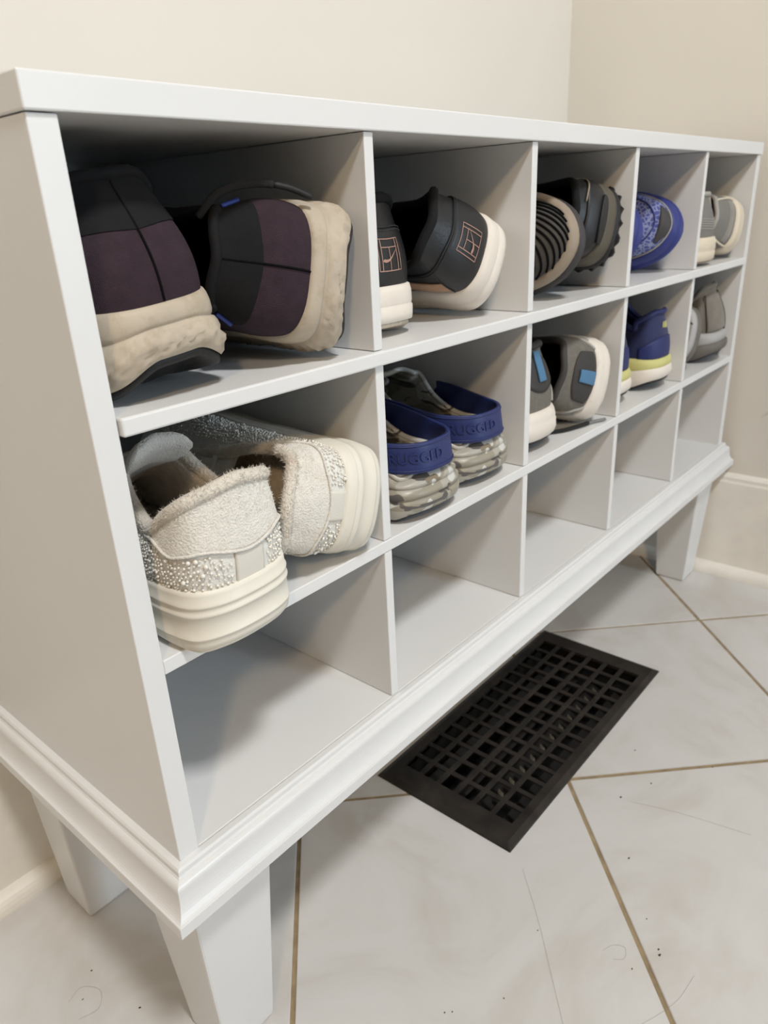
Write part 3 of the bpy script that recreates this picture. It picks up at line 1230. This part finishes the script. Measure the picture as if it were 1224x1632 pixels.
def fuzz(S, us, vs, n, rng, length, name, material, parent, off=0.0):
    """short plush fibres as thin triangles"""
    V, F = [], []
    for _ in range(n):
        u, v = rng.uniform(*us), rng.uniform(*vs)
        p = S(np.array(u), np.array(v))
        nn = S.nrm(np.array(u), np.array(min(.99, v)))
        d_ = nn + rng.normal(0, .55, 3)
        d_ /= np.linalg.norm(d_)
        s_ = np.cross(d_, rng.normal(0, 1, 3))
        s_ /= np.linalg.norm(s_)
        l_ = length * rng.uniform(.5, 1.3)
        k = len(V)
        V += [p + nn * off - s_ * .00022, p + nn * off + s_ * .00022, p + nn * off + d_ * l_]
        F.append((k, k + 1, k + 2))
    o = link(name, from_pydata(name, V, F), material, parent)
    o['kind'] = 'stuff'
    return o


class RingSurf(Surf):
    """thin torus round a collar line, for fibres on it"""

    def __init__(s, S, r):
        s.S, s.r = S, r

    def __call__(s, u, v):
        u, v = np.broadcast_arrays(np.asarray(u, float), np.asarray(v, float))
        a = 2 * PI * v
        return s.S.collar(u) + s.r * (s.S.out(u) * np.cos(a)[..., None] + np.array([0, 0, 1.]) * np.sin(a)[..., None])


def make_pearl_sneaker(seed, Ht=.106, top=.024, Hb=.104):
    t = thing('pearl_sneaker', '', 'shoe')
    rng = np.random.default_rng(seed)
    S = Last(L=.258, h=.0405, w=.043, zh=.041, zm=.038, zt=.035, Hb=Hb, Hd=.076, Ht=Ht, Hv=.074, yb=.004, bulge=.0045, cw=.88, dip=.19, peak=.004, tw=1.15)
    bev = dict(bevel=.003, spring=.010, bl=.06)
    # plush heel piece above, beaded quarter below, plain strip down the heel
    au = lambda u: abs((u + .5) % 1 - .5)
    vb = lambda u: .38 - .06 * math.cos(PI * min(1, au(u) / .085)) + .40 * float(sstep(.12, .20, au(u)))
    qt = link('quarter', surf_mesh('quarter', S, v1=vb, nu=110, nv=12), M_GLIT, t, smooth=True)
    vo = lambda u: max(.02, vb(u) - .012)
    link('plush_panel', surf_mesh('plush_panel', S, v0=vo, v1=1., nu=110, nv=14, off=.0016, thick=.0016), M_PLUSH, t, smooth=True)
    us = np.linspace(-.2, .2, 70)
    edge = S(us, np.array([vb(x) for x in us])) + S.nrm(us, np.array([vb(x) for x in us])) * .0022
    tube('piping', edge, .0011, M_PLUSH, t, n=6)
    link('heel_strip', surf_mesh('heel_strip', S, u0=-.024, u1=.024, v0=.0, v1=lambda u: vb(u) - .01, nu=12, nv=10, off=.0013, thick=.0012), M_WHITECANVAS, t, smooth=True)
    pearl_band(S, lambda u, v: .030 < abs(u) < .44 and v < vb(u) - .05 and not (abs(u) > .30 and v > .7), rng, 'pearl_beads', qt, gap=.0032)
    tube('plush_collar', S.collar(np.linspace(0, 1, 100, endpoint=False)), .0046, M_PLUSHLIN, t, n=10, closed=True)
    fuzz(RingSurf(S, .0044), (-.33, .33), (0, 1), 2600, rng, .0028, 'plush_pile', M_PLUSHLIN, t)
    fuzz(S, (-.20, .20), (.60, .97), 1500, rng, .0016, 'plush_nap', M_PLUSH, t, off=.0014)
    link('lining', lining_mesh('lining', S, t=.007), M_PLUSHLIN, t, smooth=True)
    tg = link('tongue', tongue_mesh(S, top=top, width=.025, th=.006), M_PLUSH, t, smooth=True)
    laces(S, M_WHITECANVAS, tg, rows=4, r=.0034)
    prof = [(.0010, 0), (.0030, .04), (.0036, .12), (.0038, .20), (.0046, .215), (.0046, .245), (.0038, .26), (.0038, .60), (.0046, .62), (.0048, .66), (.0038, .68), (.0036, .76),
            (.0044, .78), (.0046, .82), (.0036, .84), (.0034, .98), (.0026, 1.05), (.0006, 1.06), (-.001, 1.04)]
    link('midsole', sole_mesh('midsole', S, prof, nu=140, **bev), M_IVORYRUB, t, smooth=True)
    link('outsole', outsole_mesh('outsole', S, inset=-.0008, th=.0026, **bev), M_IVORYRUB, t, smooth=True)
    return t, S


class Strap(Surf):
    """heel strap of a clog: v across the band, u along it from one side over the heel to the other"""

    def __init__(s, hw, y0, z0, z1, wd, back):
        s.a = (hw, y0, z0, z1, wd, back)
        th = np.linspace(-PI / 2, PI / 2, 801)
        sx, cy = s.plan(th)
        d_ = np.hypot(np.diff(sx * hw), np.diff(cy * (y0 - back)))
        c_ = np.concatenate([[0], np.cumsum(d_)])
        s.arc = (th, c_ / c_[-1])

    @staticmethod
    def plan(th):
        return np.sign(np.sin(th)) * np.abs(np.sin(th)) ** .72, np.abs(np.cos(th)) ** .62

    def __call__(s, u, v):
        hw, y0, z0, z1, wd, back = s.a
        u, v = np.broadcast_arrays(np.asarray(u, float), np.asarray(v, float))
        th = np.interp(u, s.arc[1], s.arc[0])           # -pi/2 .. pi/2 by arc length
        sx, cy = s.plan(th)
        x = sx * hw
        y = y0 - cy * (y0 - back)
        zc = z0 + (z1 - z0) * sstep(0, .75, cy)
        return np.stack([x, y + (v - .5) * .004, zc + (v - .5) * wd * (1 - .12 * cy)], -1)


def make_clog():
    t = thing('clog', '', 'shoe')
    S = Last(L=.262, h=.0425, w=.041, zh=.028, zm=.024, zt=.020, Hb=.0410, Hd=.050, Ht=.086, Hv=.092, yb=.006, bulge=.0075, cw=.90, dip=.26, throat=.50, spring=.014, tw=1.9)
    bev = dict(bevel=.007, spring=.014, bl=.08)
    link('upper', surf_mesh('upper', S, nu=100, nv=16), M_CAMO, t, smooth=True)
    link('lining', lining_mesh('lining', S, t=.0045, floor_z=.030), M_CAMO, t, smooth=True)
    tube('rim', S.collar(np.linspace(0, 1, 100, endpoint=False)), .0030, M_CAMO, t, n=8, closed=True)
    prof = [(.0000, 0), (.0034, .06), (.0052, .22), (.0060, .45), (.0058, .56), (.0036, .62), (.0036, .68), (.0056, .74), (.0052, .90), (.0020, 1.06), (-.001, 1.08)]
    link('midsole', sole_mesh('midsole', S, prof, **bev), M_CAMO, t, smooth=True)
    link('outsole', outsole_mesh('outsole', S, inset=.0005, th=.0028, **bev), M_DKGREY, t, smooth=True)
    st = Strap(.0455, .098, .064, .0560, .0300, -.0015)
    so = link('heel_strap', surf_mesh('heel_strap', st, u0=0., u1=.9999, closed=False, nu=70, nv=5, off=.0016, thick=.0036), M_STRAP, t, smooth=True, bevel=.0008)
    for v in (.10, .90):
        us = np.linspace(.02, .98, 60)
        tube('strap_edge', st(us, np.full(60, v)) + st.nrm(us, np.full(60, v)) * .0017, .0007, M_STRAP, so, n=5)
    text_on('embossed_word', 'RUGGED', map2(st, .405, .5, off=.0015), .0130, M_STRAP, so, depth=.0013)
    for sg in (-1, 1):
        me = bpy.data.meshes.new('rivet')
        bm = bmesh.new()
        bmesh.ops.create_cone(bm, cap_ends=True, segments=24, radius1=.0088, radius2=.0070, depth=.0045)
        bm.to_mesh(me)
        bm.free()
        o = link('rivet', me, M_STRAP, t, smooth=False, bevel=.0010)
        o.location = (sg * .0470, .096, .064)
        o.rotation_euler = (0, sg * PI / 2, 0)
    # flat black discs over the vamp, painting the shade inside vent openings
    for u in (.40, .44, .56, .60):
        for v in (.35, .60):
            p, n = S(np.array(u), np.array(v)), S.nrm(np.array(u), np.array(v))
            me = bpy.data.meshes.new('dark_vent_disc')
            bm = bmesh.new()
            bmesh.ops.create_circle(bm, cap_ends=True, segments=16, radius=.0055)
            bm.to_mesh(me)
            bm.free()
            o = link('dark_vent_disc', me, M_BLACKLIN, t)
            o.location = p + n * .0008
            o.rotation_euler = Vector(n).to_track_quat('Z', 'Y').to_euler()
    return t, S


def make_grey_runner(Ht=.100, top=.020, Hb=.110, tab=(.42, .92), patch=(.26, .86), h=.041):
    t = thing('grey_runner', '', 'shoe')
    S = Last(L=.268, h=h, w=h - .001, zh=.040, zm=.034, zt=.028, Hb=Hb, Hd=.082, Ht=Ht, Hv=.070, yb=.014, bulge=.004, cw=.80)
    bev = dict(bevel=.010, spring=.016, bl=.12)
    link('upper', surf_mesh('upper', S, nu=96, nv=16), M_GREYMESH, t, smooth=True)
    link('lining', lining_mesh('lining', S, t=.006), M_BLACKLIN, t, smooth=True)
    tube('collar_binding', S.collar(np.linspace(0, 1, 90, endpoint=False)), .0042, M_DKPATCH, t, n=8, closed=True)
    tg = link('tongue', tongue_mesh(S, top=top, width=.022), M_DKPATCH, t, smooth=True)
    laces(S, M_LACEBLK, tg)
    link('heel_patch', surf_mesh('heel_patch', S, u0=-.062, u1=.062, v0=lambda u: patch[0] + 40 * u * u, v1=lambda u: patch[1] - 50 * u * u, nu=26, nv=10, off=.0013, thick=.0013), M_DKPATCH, t, smooth=True)
    link('pull_tab', surf_mesh('pull_tab', S, u0=-.015, u1=.015, v0=tab[0], v1=tab[1], nu=8, nv=12, off=.0038, thick=.0022), M_SKY, t, smooth=True, bevel=.0006)
    for sg in (-1, 1):
        surf_line('overlay_rib', S, [(sg * .075, .05), (sg * .10, .28), (sg * .16, .45), (sg * .26, .62)], .0022, M_GREYOV, t, off=.0002)
        surf_line('overlay_rib', S, [(sg * .11, .03), (sg * .16, .18), (sg * .24, .28), (sg * .34, .42)], .0026, M_GREYOV, t, off=.0002)
        surf_line('overlay_rib', S, [(sg * .17, .03), (sg * .25, .12), (sg * .33, .22)], .0022, M_GREYOV, t, off=.0002)
    prof = [(.0030, 0), (.0060, .10), (.0072, .30), (.0070, .55), (.0058, .62), (.0060, .72), (.0044, .92), (.0020, 1.05), (-.001, 1.06)]
    link('midsole', sole_mesh('midsole', S, prof, nu=140, ripple=ripple_fn(.0009, 3.), **bev), M_WHITERUB, t, smooth=True)
    link('outsole', outsole_mesh('outsole', S, inset=-.001, th=.0045, **bev), M_BLACKRUB, t, smooth=True)
    return t, S


def make_navy_runner():
    t = thing('navy_runner', '', 'shoe')
    S = Last(L=.258, h=.038, w=.042, zh=.040, zm=.034, zt=.028, Hb=.104, Hd=.080, Ht=.116, Hv=.074, yb=.008, bulge=.003, cw=.80, dip=.14)
    bev = dict(bevel=.012, spring=.016, bl=.14)
    up = link('upper', surf_mesh('upper', S, nu=96, nv=14), M_NAVY, t, smooth=True)
    link('lining', lining_mesh('lining', S, t=.006), M_NAVYD, t, smooth=True)
    tube('collar_binding', S.collar(np.linspace(0, 1, 90, endpoint=False)), .0040, M_NAVYD, t, n=8, closed=True)
    tg = link('tongue', tongue_mesh(S, top=.012, width=.022), M_NAVYD, t, smooth=True)
    laces(S, M_NAVYD, tg)
    link('heel_counter', surf_mesh('heel_counter', S, u0=-.13, u1=.13, v0=0., v1=lambda u: .45 - 12 * u * u, nu=30, nv=8, off=.0013, thick=.0013), M_NAVYD, t, smooth=True)
    f = map2(S, 0.0, .70, off=.0014)
    lines = [[(-.0062 + k * .003, -.004), (-.004 + k * .003, .004)] for k in range(4)] + [[(.0005, -.004), (.0055, -.003), (.0058, 0), (.0012, .0002), (.006, .001), (.0064, .0036), (.002, .004)]]
    ribbon('monogram_emblem', f, lines, .0016, M_LIME, up)
    zr = [(.0040, .60), (.0052, .66), (.0052, .86), (.0036, 1.0), (.0010, 1.05), (-.001, 1.05)]
    link('midsole_stripe', sole_mesh('midsole_stripe', S, zr, **bev), M_LIME, t, smooth=True)
    zr = [(.0030, 0), (.0062, .10), (.0074, .30), (.0068, .50), (.0050, .60), (.003, .62)]
    link('midsole', sole_mesh('midsole', S, zr, **bev), M_WHITERUB, t, smooth=True)
    link('outsole', outsole_mesh('outsole', S, inset=-.003, th=.004, **bev), M_BLACKRUB, t, smooth=True)
    return t, S


def make_slip_shoe(kind):
    """low shoe shown from the toe: printed blue, or charcoal ribbed"""
    t = thing('printed_sneaker' if kind == 'blue' else 'ribbed_shoe', '', 'shoe')
    w_ = .044 if kind == 'blue' else .047
    S = Last(L=.246, h=.034, w=w_, zh=.030, zm=.028, zt=.030, Hb=.084, Hd=.066, Ht=.078, Hv=.062, yb=.010, bulge=.004, cw=.80, spring=.006, throat=.66)
    bev = dict(bevel=.006, spring=.008)
    if kind == 'blue':
        link('upper', surf_mesh('upper', S, nu=96, nv=14), M_PAISLEY, t, smooth=True)
        link('toe_patch', surf_mesh('toe_patch', S, u0=.455, u1=.545, v0=lambda u: .08 + 60 * (u - .5) ** 2, v1=lambda u: .34 - 55 * (u - .5) ** 2, nu=24, nv=7, off=.0012, thick=.001), M_DKGREY, t, smooth=True)
        for v in (.06, .40, .62):
            surf_line('piping', S, [(.30, v + .12), (.40, v + .03), (.5, v), (.60, v + .03), (.70, v + .12)], .0011, M_GREYOV if v < .1 else M_COBALT, t, off=.0008)
        prof = [(.0020, 0), (.0080, .08), (.0100, .30), (.0095, .45), (.0070, .52), (.0076, .60), (.0072, .86), (.0044, 1.05), (.001, 1.12), (-.001, 1.12)]
        link('midsole', sole_mesh('midsole', S, prof, **bev), M_COBALT, t, smooth=True)
        link('outsole', outsole_mesh('outsole', S, inset=-.001, th=.003, **bev), M_COBALT, t, smooth=True)
        tg = link('tongue', tongue_mesh(S, top=.006), M_COBALT, t, smooth=True)
        laces(S, M_COBALT, tg)
        tube('collar_binding', S.collar(np.linspace(0, 1, 90, endpoint=False)), .0036, M_COBALT, t, n=8, closed=True)
    else:
        link('upper', surf_mesh('upper', S, nu=96, nv=14), M_CHARKNIT, t, smooth=True)
        for k in range(13):
            v = -.25 + .11 * k
            uv = [(.5 + x, v + 7.0 * x) for x in np.linspace(-.13, .13, 27) if .03 < v + 7.0 * x < .93]
            if len(uv) > 2:
                surf_line('groove', S, uv, .0013, M_BLACKLIN, t, off=.0003)
        prof = [(.0030, .58), (.0062, .64), (.0070, .80), (.0066, .96), (.004, 1.10), (.001, 1.16), (-.001, 1.16)]
        link('welt', sole_mesh('welt', S, prof, **bev), M_TANWELT, t, smooth=True)
        prof = [(.0020, 0), (.0060, .08), (.0085, .30), (.0080, .50), (.0050, .58), (.0030, .60)]
        link('midsole', sole_mesh('midsole', S, prof, **bev), M_DKGREY, t, smooth=True)
        link('outsole', outsole_mesh('outsole', S, inset=-.002, th=.004, lugs=34, **bev), M_BLACKRUB, t)
        tg = link('tongue', tongue_mesh(S, top=.006), M_BLACKFAB, t, smooth=True)
        laces(S, M_LACEBLK, tg)
        tube('collar_binding', S.collar(np.linspace(0, 1, 90, endpoint=False)), .0036, M_BLACKFAB, t, n=8, closed=True)
    link('lining', lining_mesh('lining', S, t=.005), M_BLACKLIN, t, smooth=True)
    return t, S


def make_trail_shoe():
    t = thing('trail_shoe', '', 'shoe')
    S = Last(L=.262, h=.040, w=.042, zh=.036, zm=.032, zt=.028, Hb=.080, Hd=.064, Ht=.070, Hv=.056, yb=.012, bulge=.004, cw=.82)
    bev = dict(bevel=.006, spring=.014)
    link('upper', surf_mesh('upper', S, nu=96, nv=14), M_BLKLEATHER, t, smooth=True)
    link('lining', lining_mesh('lining', S, t=.006), M_BLACKLIN, t, smooth=True)
    tube('collar_binding', S.collar(np.linspace(0, 1, 90, endpoint=False)), .0046, M_BLACKFAB, t, n=8, closed=True)
    tg = link('tongue', tongue_mesh(S, top=.006), M_BLACKFAB, t, smooth=True)
    laces(S, M_LACEBLK, tg)
    link('heel_counter', surf_mesh('heel_counter', S, u0=-.12, u1=.12, v0=0., v1=lambda u: .66 - 14 * u * u, nu=40, nv=10, off=.0016, thick=.0016), M_BLKLEATHER, t, smooth=True)
    for sg in (-1, 1):
        surf_line('stitch_line', S, [(sg * .03, .70), (sg * .10, .50), (sg * .125, .44), (sg * .15, .62), (sg * .17, .88)], .0009, M_TANWELT, t, off=.0014)
    link('heel_guard', surf_mesh('heel_guard', S, u0=-.055, u1=.055, v0=0., v1=lambda u: .26 - 40 * u * u, nu=24, nv=6, off=.0040, thick=.003), M_BLACKRUB, t, smooth=True)
    prof = [(.0030, .20), (.0050, .30), (.0056, .55), (.0052, .85), (.0030, 1.05), (.0005, 1.07), (-.001, 1.07)]
    link('midsole', sole_mesh('midsole', S, prof, **bev), M_OLIVE, t, smooth=True)
    link('outsole', outsole_mesh('outsole', S, inset=-.0055, th=.006, lugs=30, lug_d=.0035, **bev), M_BLACKRUB, t)
    prof = [(.0050, -.05), (.0066, .05), (.0062, .24), (.003, .30)]
    link('rand', sole_mesh('rand', S, prof, **bev), M_BLACKRUB, t, smooth=True)
    return t, S


def make_knit_sneaker(Ht=.094, top=.018):
    t = thing('knit_sneaker', '', 'shoe')
    S = Last(L=.258, h=.038, w=.042, zh=.034, zm=.030, zt=.028, Hb=.094, Hd=.072, Ht=Ht, Hv=.066, yb=.010, bulge=.004, cw=.80)
    bev = dict(bevel=.004, spring=.010)
    link('upper', surf_mesh('upper', S, nu=96, nv=14), M_GREYKNIT, t, smooth=True)
    link('lining', lining_mesh('lining', S, t=.005), M_GREYOV, t, smooth=True)
    tube('collar_binding', S.collar(np.linspace(0, 1, 90, endpoint=False)), .0036, M_GREYOV, t, n=8, closed=True)
    tg = link('tongue', tongue_mesh(S, top=top, width=.022), M_GREYKNIT, t, smooth=True)
    laces(S, M_CREAMRUB, tg)
    for sg in (-1, 1):
        surf_line('piping', S, [(sg * .09, .03), (sg * .09, .40), (sg * .085, .80), (sg * .08, .97)], .0016, M_CREAMRUB, t, off=.0008)
    for k in range(5):
        v = .20 + .05 * k
        surf_line('knit_rib', S, [(-.08, v + .02), (-.04, v), (0, v - .01), (.04, v), (.08, v + .02)], .0007, M_GREYOV, t, off=.0002)
    prof = [(.0020, 0), (.0046, .06), (.0052, .40), (.0040, .46), (.0052, .52), (.0050, .90), (.0028, 1.06), (.0003, 1.08), (-.001, 1.08)]
    link('midsole', sole_mesh('midsole', S, prof, **bev), M_CREAMRUB, t, smooth=True)
    link('outsole', outsole_mesh('outsole', S, inset=-.001, th=.003, **bev), M_TANWELT, t, smooth=True)
    return t, S


def make_suede_shoe(Ht=.100, top=.020, Hb=.114):
    t = thing('suede_shoe', '', 'shoe')
    S = Last(L=.262, h=.040, w=.043, zh=.042, zm=.036, zt=.030, Hb=Hb, Hd=min(.086, Hb - .012), Ht=Ht, Hv=.070, yb=.018, bulge=.003, cw=.82)
    bev = dict(bevel=.012, spring=.016, bl=.12)
    link('upper', surf_mesh('upper', S, nu=96, nv=14), M_SUEDE, t, smooth=True)
    link('lining', lining_mesh('lining', S, t=.006), M_DKGREY, t, smooth=True)
    tube('collar_binding', S.collar(np.linspace(0, 1, 90, endpoint=False)), .0042, M_SUEDE, t, n=8, closed=True)
    tg = link('tongue', tongue_mesh(S, top=top, width=.022), M_SUEDE, t, smooth=True)
    laces(S, M_GREYRUB, tg)
    link('heel_panel', surf_mesh('heel_panel', S, u0=-.09, u1=.03, v0=.06, v1=.80, nu=20, nv=10, off=.0018, thick=.0018), M_SUEDE, t, smooth=True, bevel=.0005)
    for us in ([(.032, .02), (.034, .4), (.030, .85)], [(-.092, .05), (-.092, .4), (-.080, .82)]):
        surf_line('piping', S, us, .0014, M_DKPATCH, t, off=.0012)
    prof = [(.0040, .55), (.0058, .62), (.0056, .86), (.0030, 1.05), (.0002, 1.07), (-.001, 1.07)]
    link('midsole', sole_mesh('midsole', S, prof, **bev), M_PALEGREY, t, smooth=True)
    prof = [(.0020, 0), (.0070, .10), (.0090, .30), (.0080, .48), (.0050, .56), (.003, .58)]
    link('sole_wedge', sole_mesh('sole_wedge', S, prof, **bev), M_GREYRUB, t, smooth=True)
    link('outsole', outsole_mesh('outsole', S, inset=-.002, th=.004, **bev), M_DKGREY, t, smooth=True)
    return t, S


def place(o, label, loc, roll=0, pitch=0, yaw=0, group=None, lift=0.0):
    """pose a shoe, then rest it on its shelf inside its cubby"""
    o['label'] = label
    if group:
        o['group'] = group
    pose(o, loc, roll, pitch, yaw)
    k = int(loc[0] // P)
    x0 = (k * P + TD / 2) if k else XL + TS
    x1 = ((k + 1) * P - TD / 2) if k < 4 else XR - TS
    settle(o, loc[2] + lift, x0, x1)
    return o


# ------------------------------------------------------------------ the shoes in their cubbies
T1, T2 = Z_1T, Z_2T                            # tops of the upper and middle shelves

a, _ = make_plum_runner()
b, _ = make_plum_runner(Ht=.088, top=.002, Hb=.1035, h=.0445, cw=.68)
g = 'plum and black running shoes in the upper left cubby'
place(a, 'plum and black running shoe with cream sole standing upright in upper left cubby', (.054, .008, T1), roll=-6, yaw=0, group=g)
lc = smooth_path([(.024, .044, .106), (.0400, .036, .098), (.0490, .025, .080), (.0505, .014, .062), (.0470, .005, .046)], 30)
ll = tube('loose_lace', lc[:20], .0026, M_LACEBLK, b, n=8)
tube('lace_tip', lc[19:], .0021, M_BLACKRUB, ll, n=8)
place(b, 'plum and black running shoe lying on its side, sole against the divider', (.212, -.001, T1), roll=-77, yaw=0, group=g)

a, _ = make_court_shoe()
b, _ = make_court_shoe(Ht=.084, top=.004)
g = 'black court shoes in the upper row'
place(a, 'black leather court shoe with white sole, upright and half hidden by divider', (.275, .032, T1), group=g)
place(b, 'black leather court shoe with white sole tipped on its side, square court emblem showing', (.428, .016, T1), roll=-63, yaw=0, group=g)

a, _ = make_slip_shoe('charcoal')
place(a, 'charcoal ribbed shoe with tan welt, toe outwards, in third upper cubby', (.566, .247, T1), roll=75, yaw=180)
a, _ = make_trail_shoe()
place(a, 'black trail shoe with lugged sole lying on its side behind the ribbed shoe', (.662, .010, T1), roll=-74, yaw=0, lift=.016)

a, _ = make_slip_shoe('blue')
b = copy_tree(a)
g = 'cobalt blue printed sneakers'
place(a, 'cobalt blue printed sneaker with thick blue sole, toe outwards on its side', (.876, .260, T1), roll=72, yaw=180, group=g)
place(b, 'cobalt blue printed sneaker mostly hidden behind the divider in fourth upper cubby', (.766, .275, T1), roll=72, yaw=180, group=g)

a, _ = make_knit_sneaker(Ht=.080, top=.004)
b, _ = make_knit_sneaker()
g = 'grey knit sneakers in the upper right cubby'
tube('loose_lace', smooth_path([(.004, .085, .100), (.010, .055, .122), (.020, .040, .118), (.027, .036, .108)], 20), .0030, M_CREAMRUB, b)
place(a, 'grey knit sneaker with cream sole lying on its side in upper right cubby', (1.118, .006, T1), roll=-78, group=g)
place(b, 'grey knit sneaker with cream sole standing upright beside divider, upper right cubby', (.975, .006, T1), group=g)

a, _ = make_pearl_sneaker(11)
b, _ = make_pearl_sneaker(12, Ht=.080, top=.003, Hb=.092)
g = 'white pearl-studded plush sneakers'
place(a, 'white pearl-studded plush sneaker upright, heel overhanging the middle shelf', (.062, -.026, T2), yaw=2, group=g)
place(b, 'white pearl-studded plush sneaker lying on its side behind the upright one', (.2060, -.012, T2), roll=-74, yaw=0, group=g)

a, _ = make_clog()
b = copy_tree(a)
g = 'camouflage clogs in the middle row'
place(a, 'grey camouflage clog with blue heel strap, nearer one beside the white sneakers', (.298, -.001, T2), group=g)
place(b, 'grey camouflage clog with blue heel strap, farther one against the divider', (.398, .008, T2), group=g)

a, _ = make_grey_runner()
b, _ = make_grey_runner(Ht=.086, top=.003, Hb=.094, tab=(.10, .56), patch=(.02, .72), h=.045)
g = 'grey runners with blue heel tabs'
place(a, 'grey running shoe with blue heel tab standing upright behind divider', (.511, .014, T2), group=g)
place(b, 'grey running shoe with white sole and blue heel tab lying on its side', (.655, .004, T2), roll=-72, group=g)
lace = thing('shoelace', 'loose black shoelace end lying on the middle shelf', 'shoelace', (0, 0, 0))
lp = smooth_path([(.566, .036, T2 + .0030), (.585, .024, T2 + .0032), (.612, .016, T2 + .0036), (.636, .012, T2 + .0030), (.655, .004, T2 + .0030)], 30)
tube('cord', lp[:20], .0026, M_LACEBLK, lace)
tube('lace_tip', lp[19:], .0021, M_CLEAR, lace)

a, _ = make_navy_runner()
b = copy_tree(a)
g = 'navy runners with lime stripe'
place(a, 'navy blue running shoe with lime and white sole, heel outwards', (.858, .012, T2), group=g)
place(b, 'navy blue running shoe with lime stripe mostly hidden behind the divider', (.735, .022, T2), group=g)

a, _ = make_suede_shoe()
b, _ = make_suede_shoe(Ht=.076, top=.002, Hb=.084)
g = 'taupe grey suede shoes'
place(a, 'taupe grey suede shoe with pale midsole, upright against the end panel', (1.092, .006, T2), roll=-3, group=g)
place(b, 'taupe grey suede shoe lying on its side at left of the last cubby', (1.000, .016, T2), roll=-72, group=g)

# ------------------------------------------------------------------ crumbs and hairs on the tiles
M_CRUMB = mat('dark_crumb', (.05, .045, .04), .9)
V, F = [], []
for (x, y, s_) in ((.30, -.22, .0016), (.33, -.235, .0022), (.335, -.232, .0018), (.42, -.165, .0018), (.50, -.12, .0022), (.545, -.14, .0016), (.59, -.10, .0018),
                   (.20, -.14, .0012), (.155, -.105, .0014), (.16, -.11, .0010), (.08, .10, .0015), (-.02, .12, .0018), (-.05, .17, .0012), (-.03, .19, .0014), (.012, .075, .0015),
                   (.36, -.21, .0012), (.28, -.13, .0010), (.62, -.19, .0014)):
    k = len(V)
    for q in range(6):
        a_ = q * PI / 3
        V.append((x + s_ * math.cos(a_) * random.uniform(.5, 1.2), y + s_ * .6 * math.sin(a_) * random.uniform(.6, 1.2), .0002))
    V.append((x, y, s_ * .6))
    for q in range(6):
        F.append((k + q, k + (q + 1) % 6, k + 6))
o = link('floor_crumbs', from_pydata('floor_crumbs', V, F), M_CRUMB)
o['kind'] = 'stuff'
o['label'] = 'tiny dark crumbs scattered over the pale floor tiles'
o['category'] = 'crumbs'

M_HAIR = mat('brown_hair', (.30, .26, .22), .6)
V, F = [], []
for path in ([(.335, -.080, .0004), (.290, -.125, .0003), (.245, -.165, .0004), (.200, -.205, .0003)], [(.300, -.190, .0004), (.312, -.196, .0004), (.316, -.206, .0004), (.305, -.210, .0004), (.298, -.202, .0004)],
             [(.50, -.13, .0004), (.52, -.19, .0003), (.535, -.26, .0004)], [(.23, -.235, .0004), (.29, -.262, .0003), (.33, -.268, .0004)],
             [(-.062, .155, .0004), (-.045, .150, .0004), (-.035, .165, .0004), (-.045, .182, .0004), (-.060, .178, .0004)]):
    v, fc = tube_data(smooth_path(path, 24), .00010, n=4)
    k = len(V)
    V += v
    F += [tuple(k + i for i in f_) for f_ in fc]
o = link('fallen_hairs', from_pydata('fallen_hairs', V, F), M_HAIR)
o['kind'] = 'stuff'
o['label'] = 'thin brown hairs lying curled on the floor tiles'
o['category'] = 'hair'
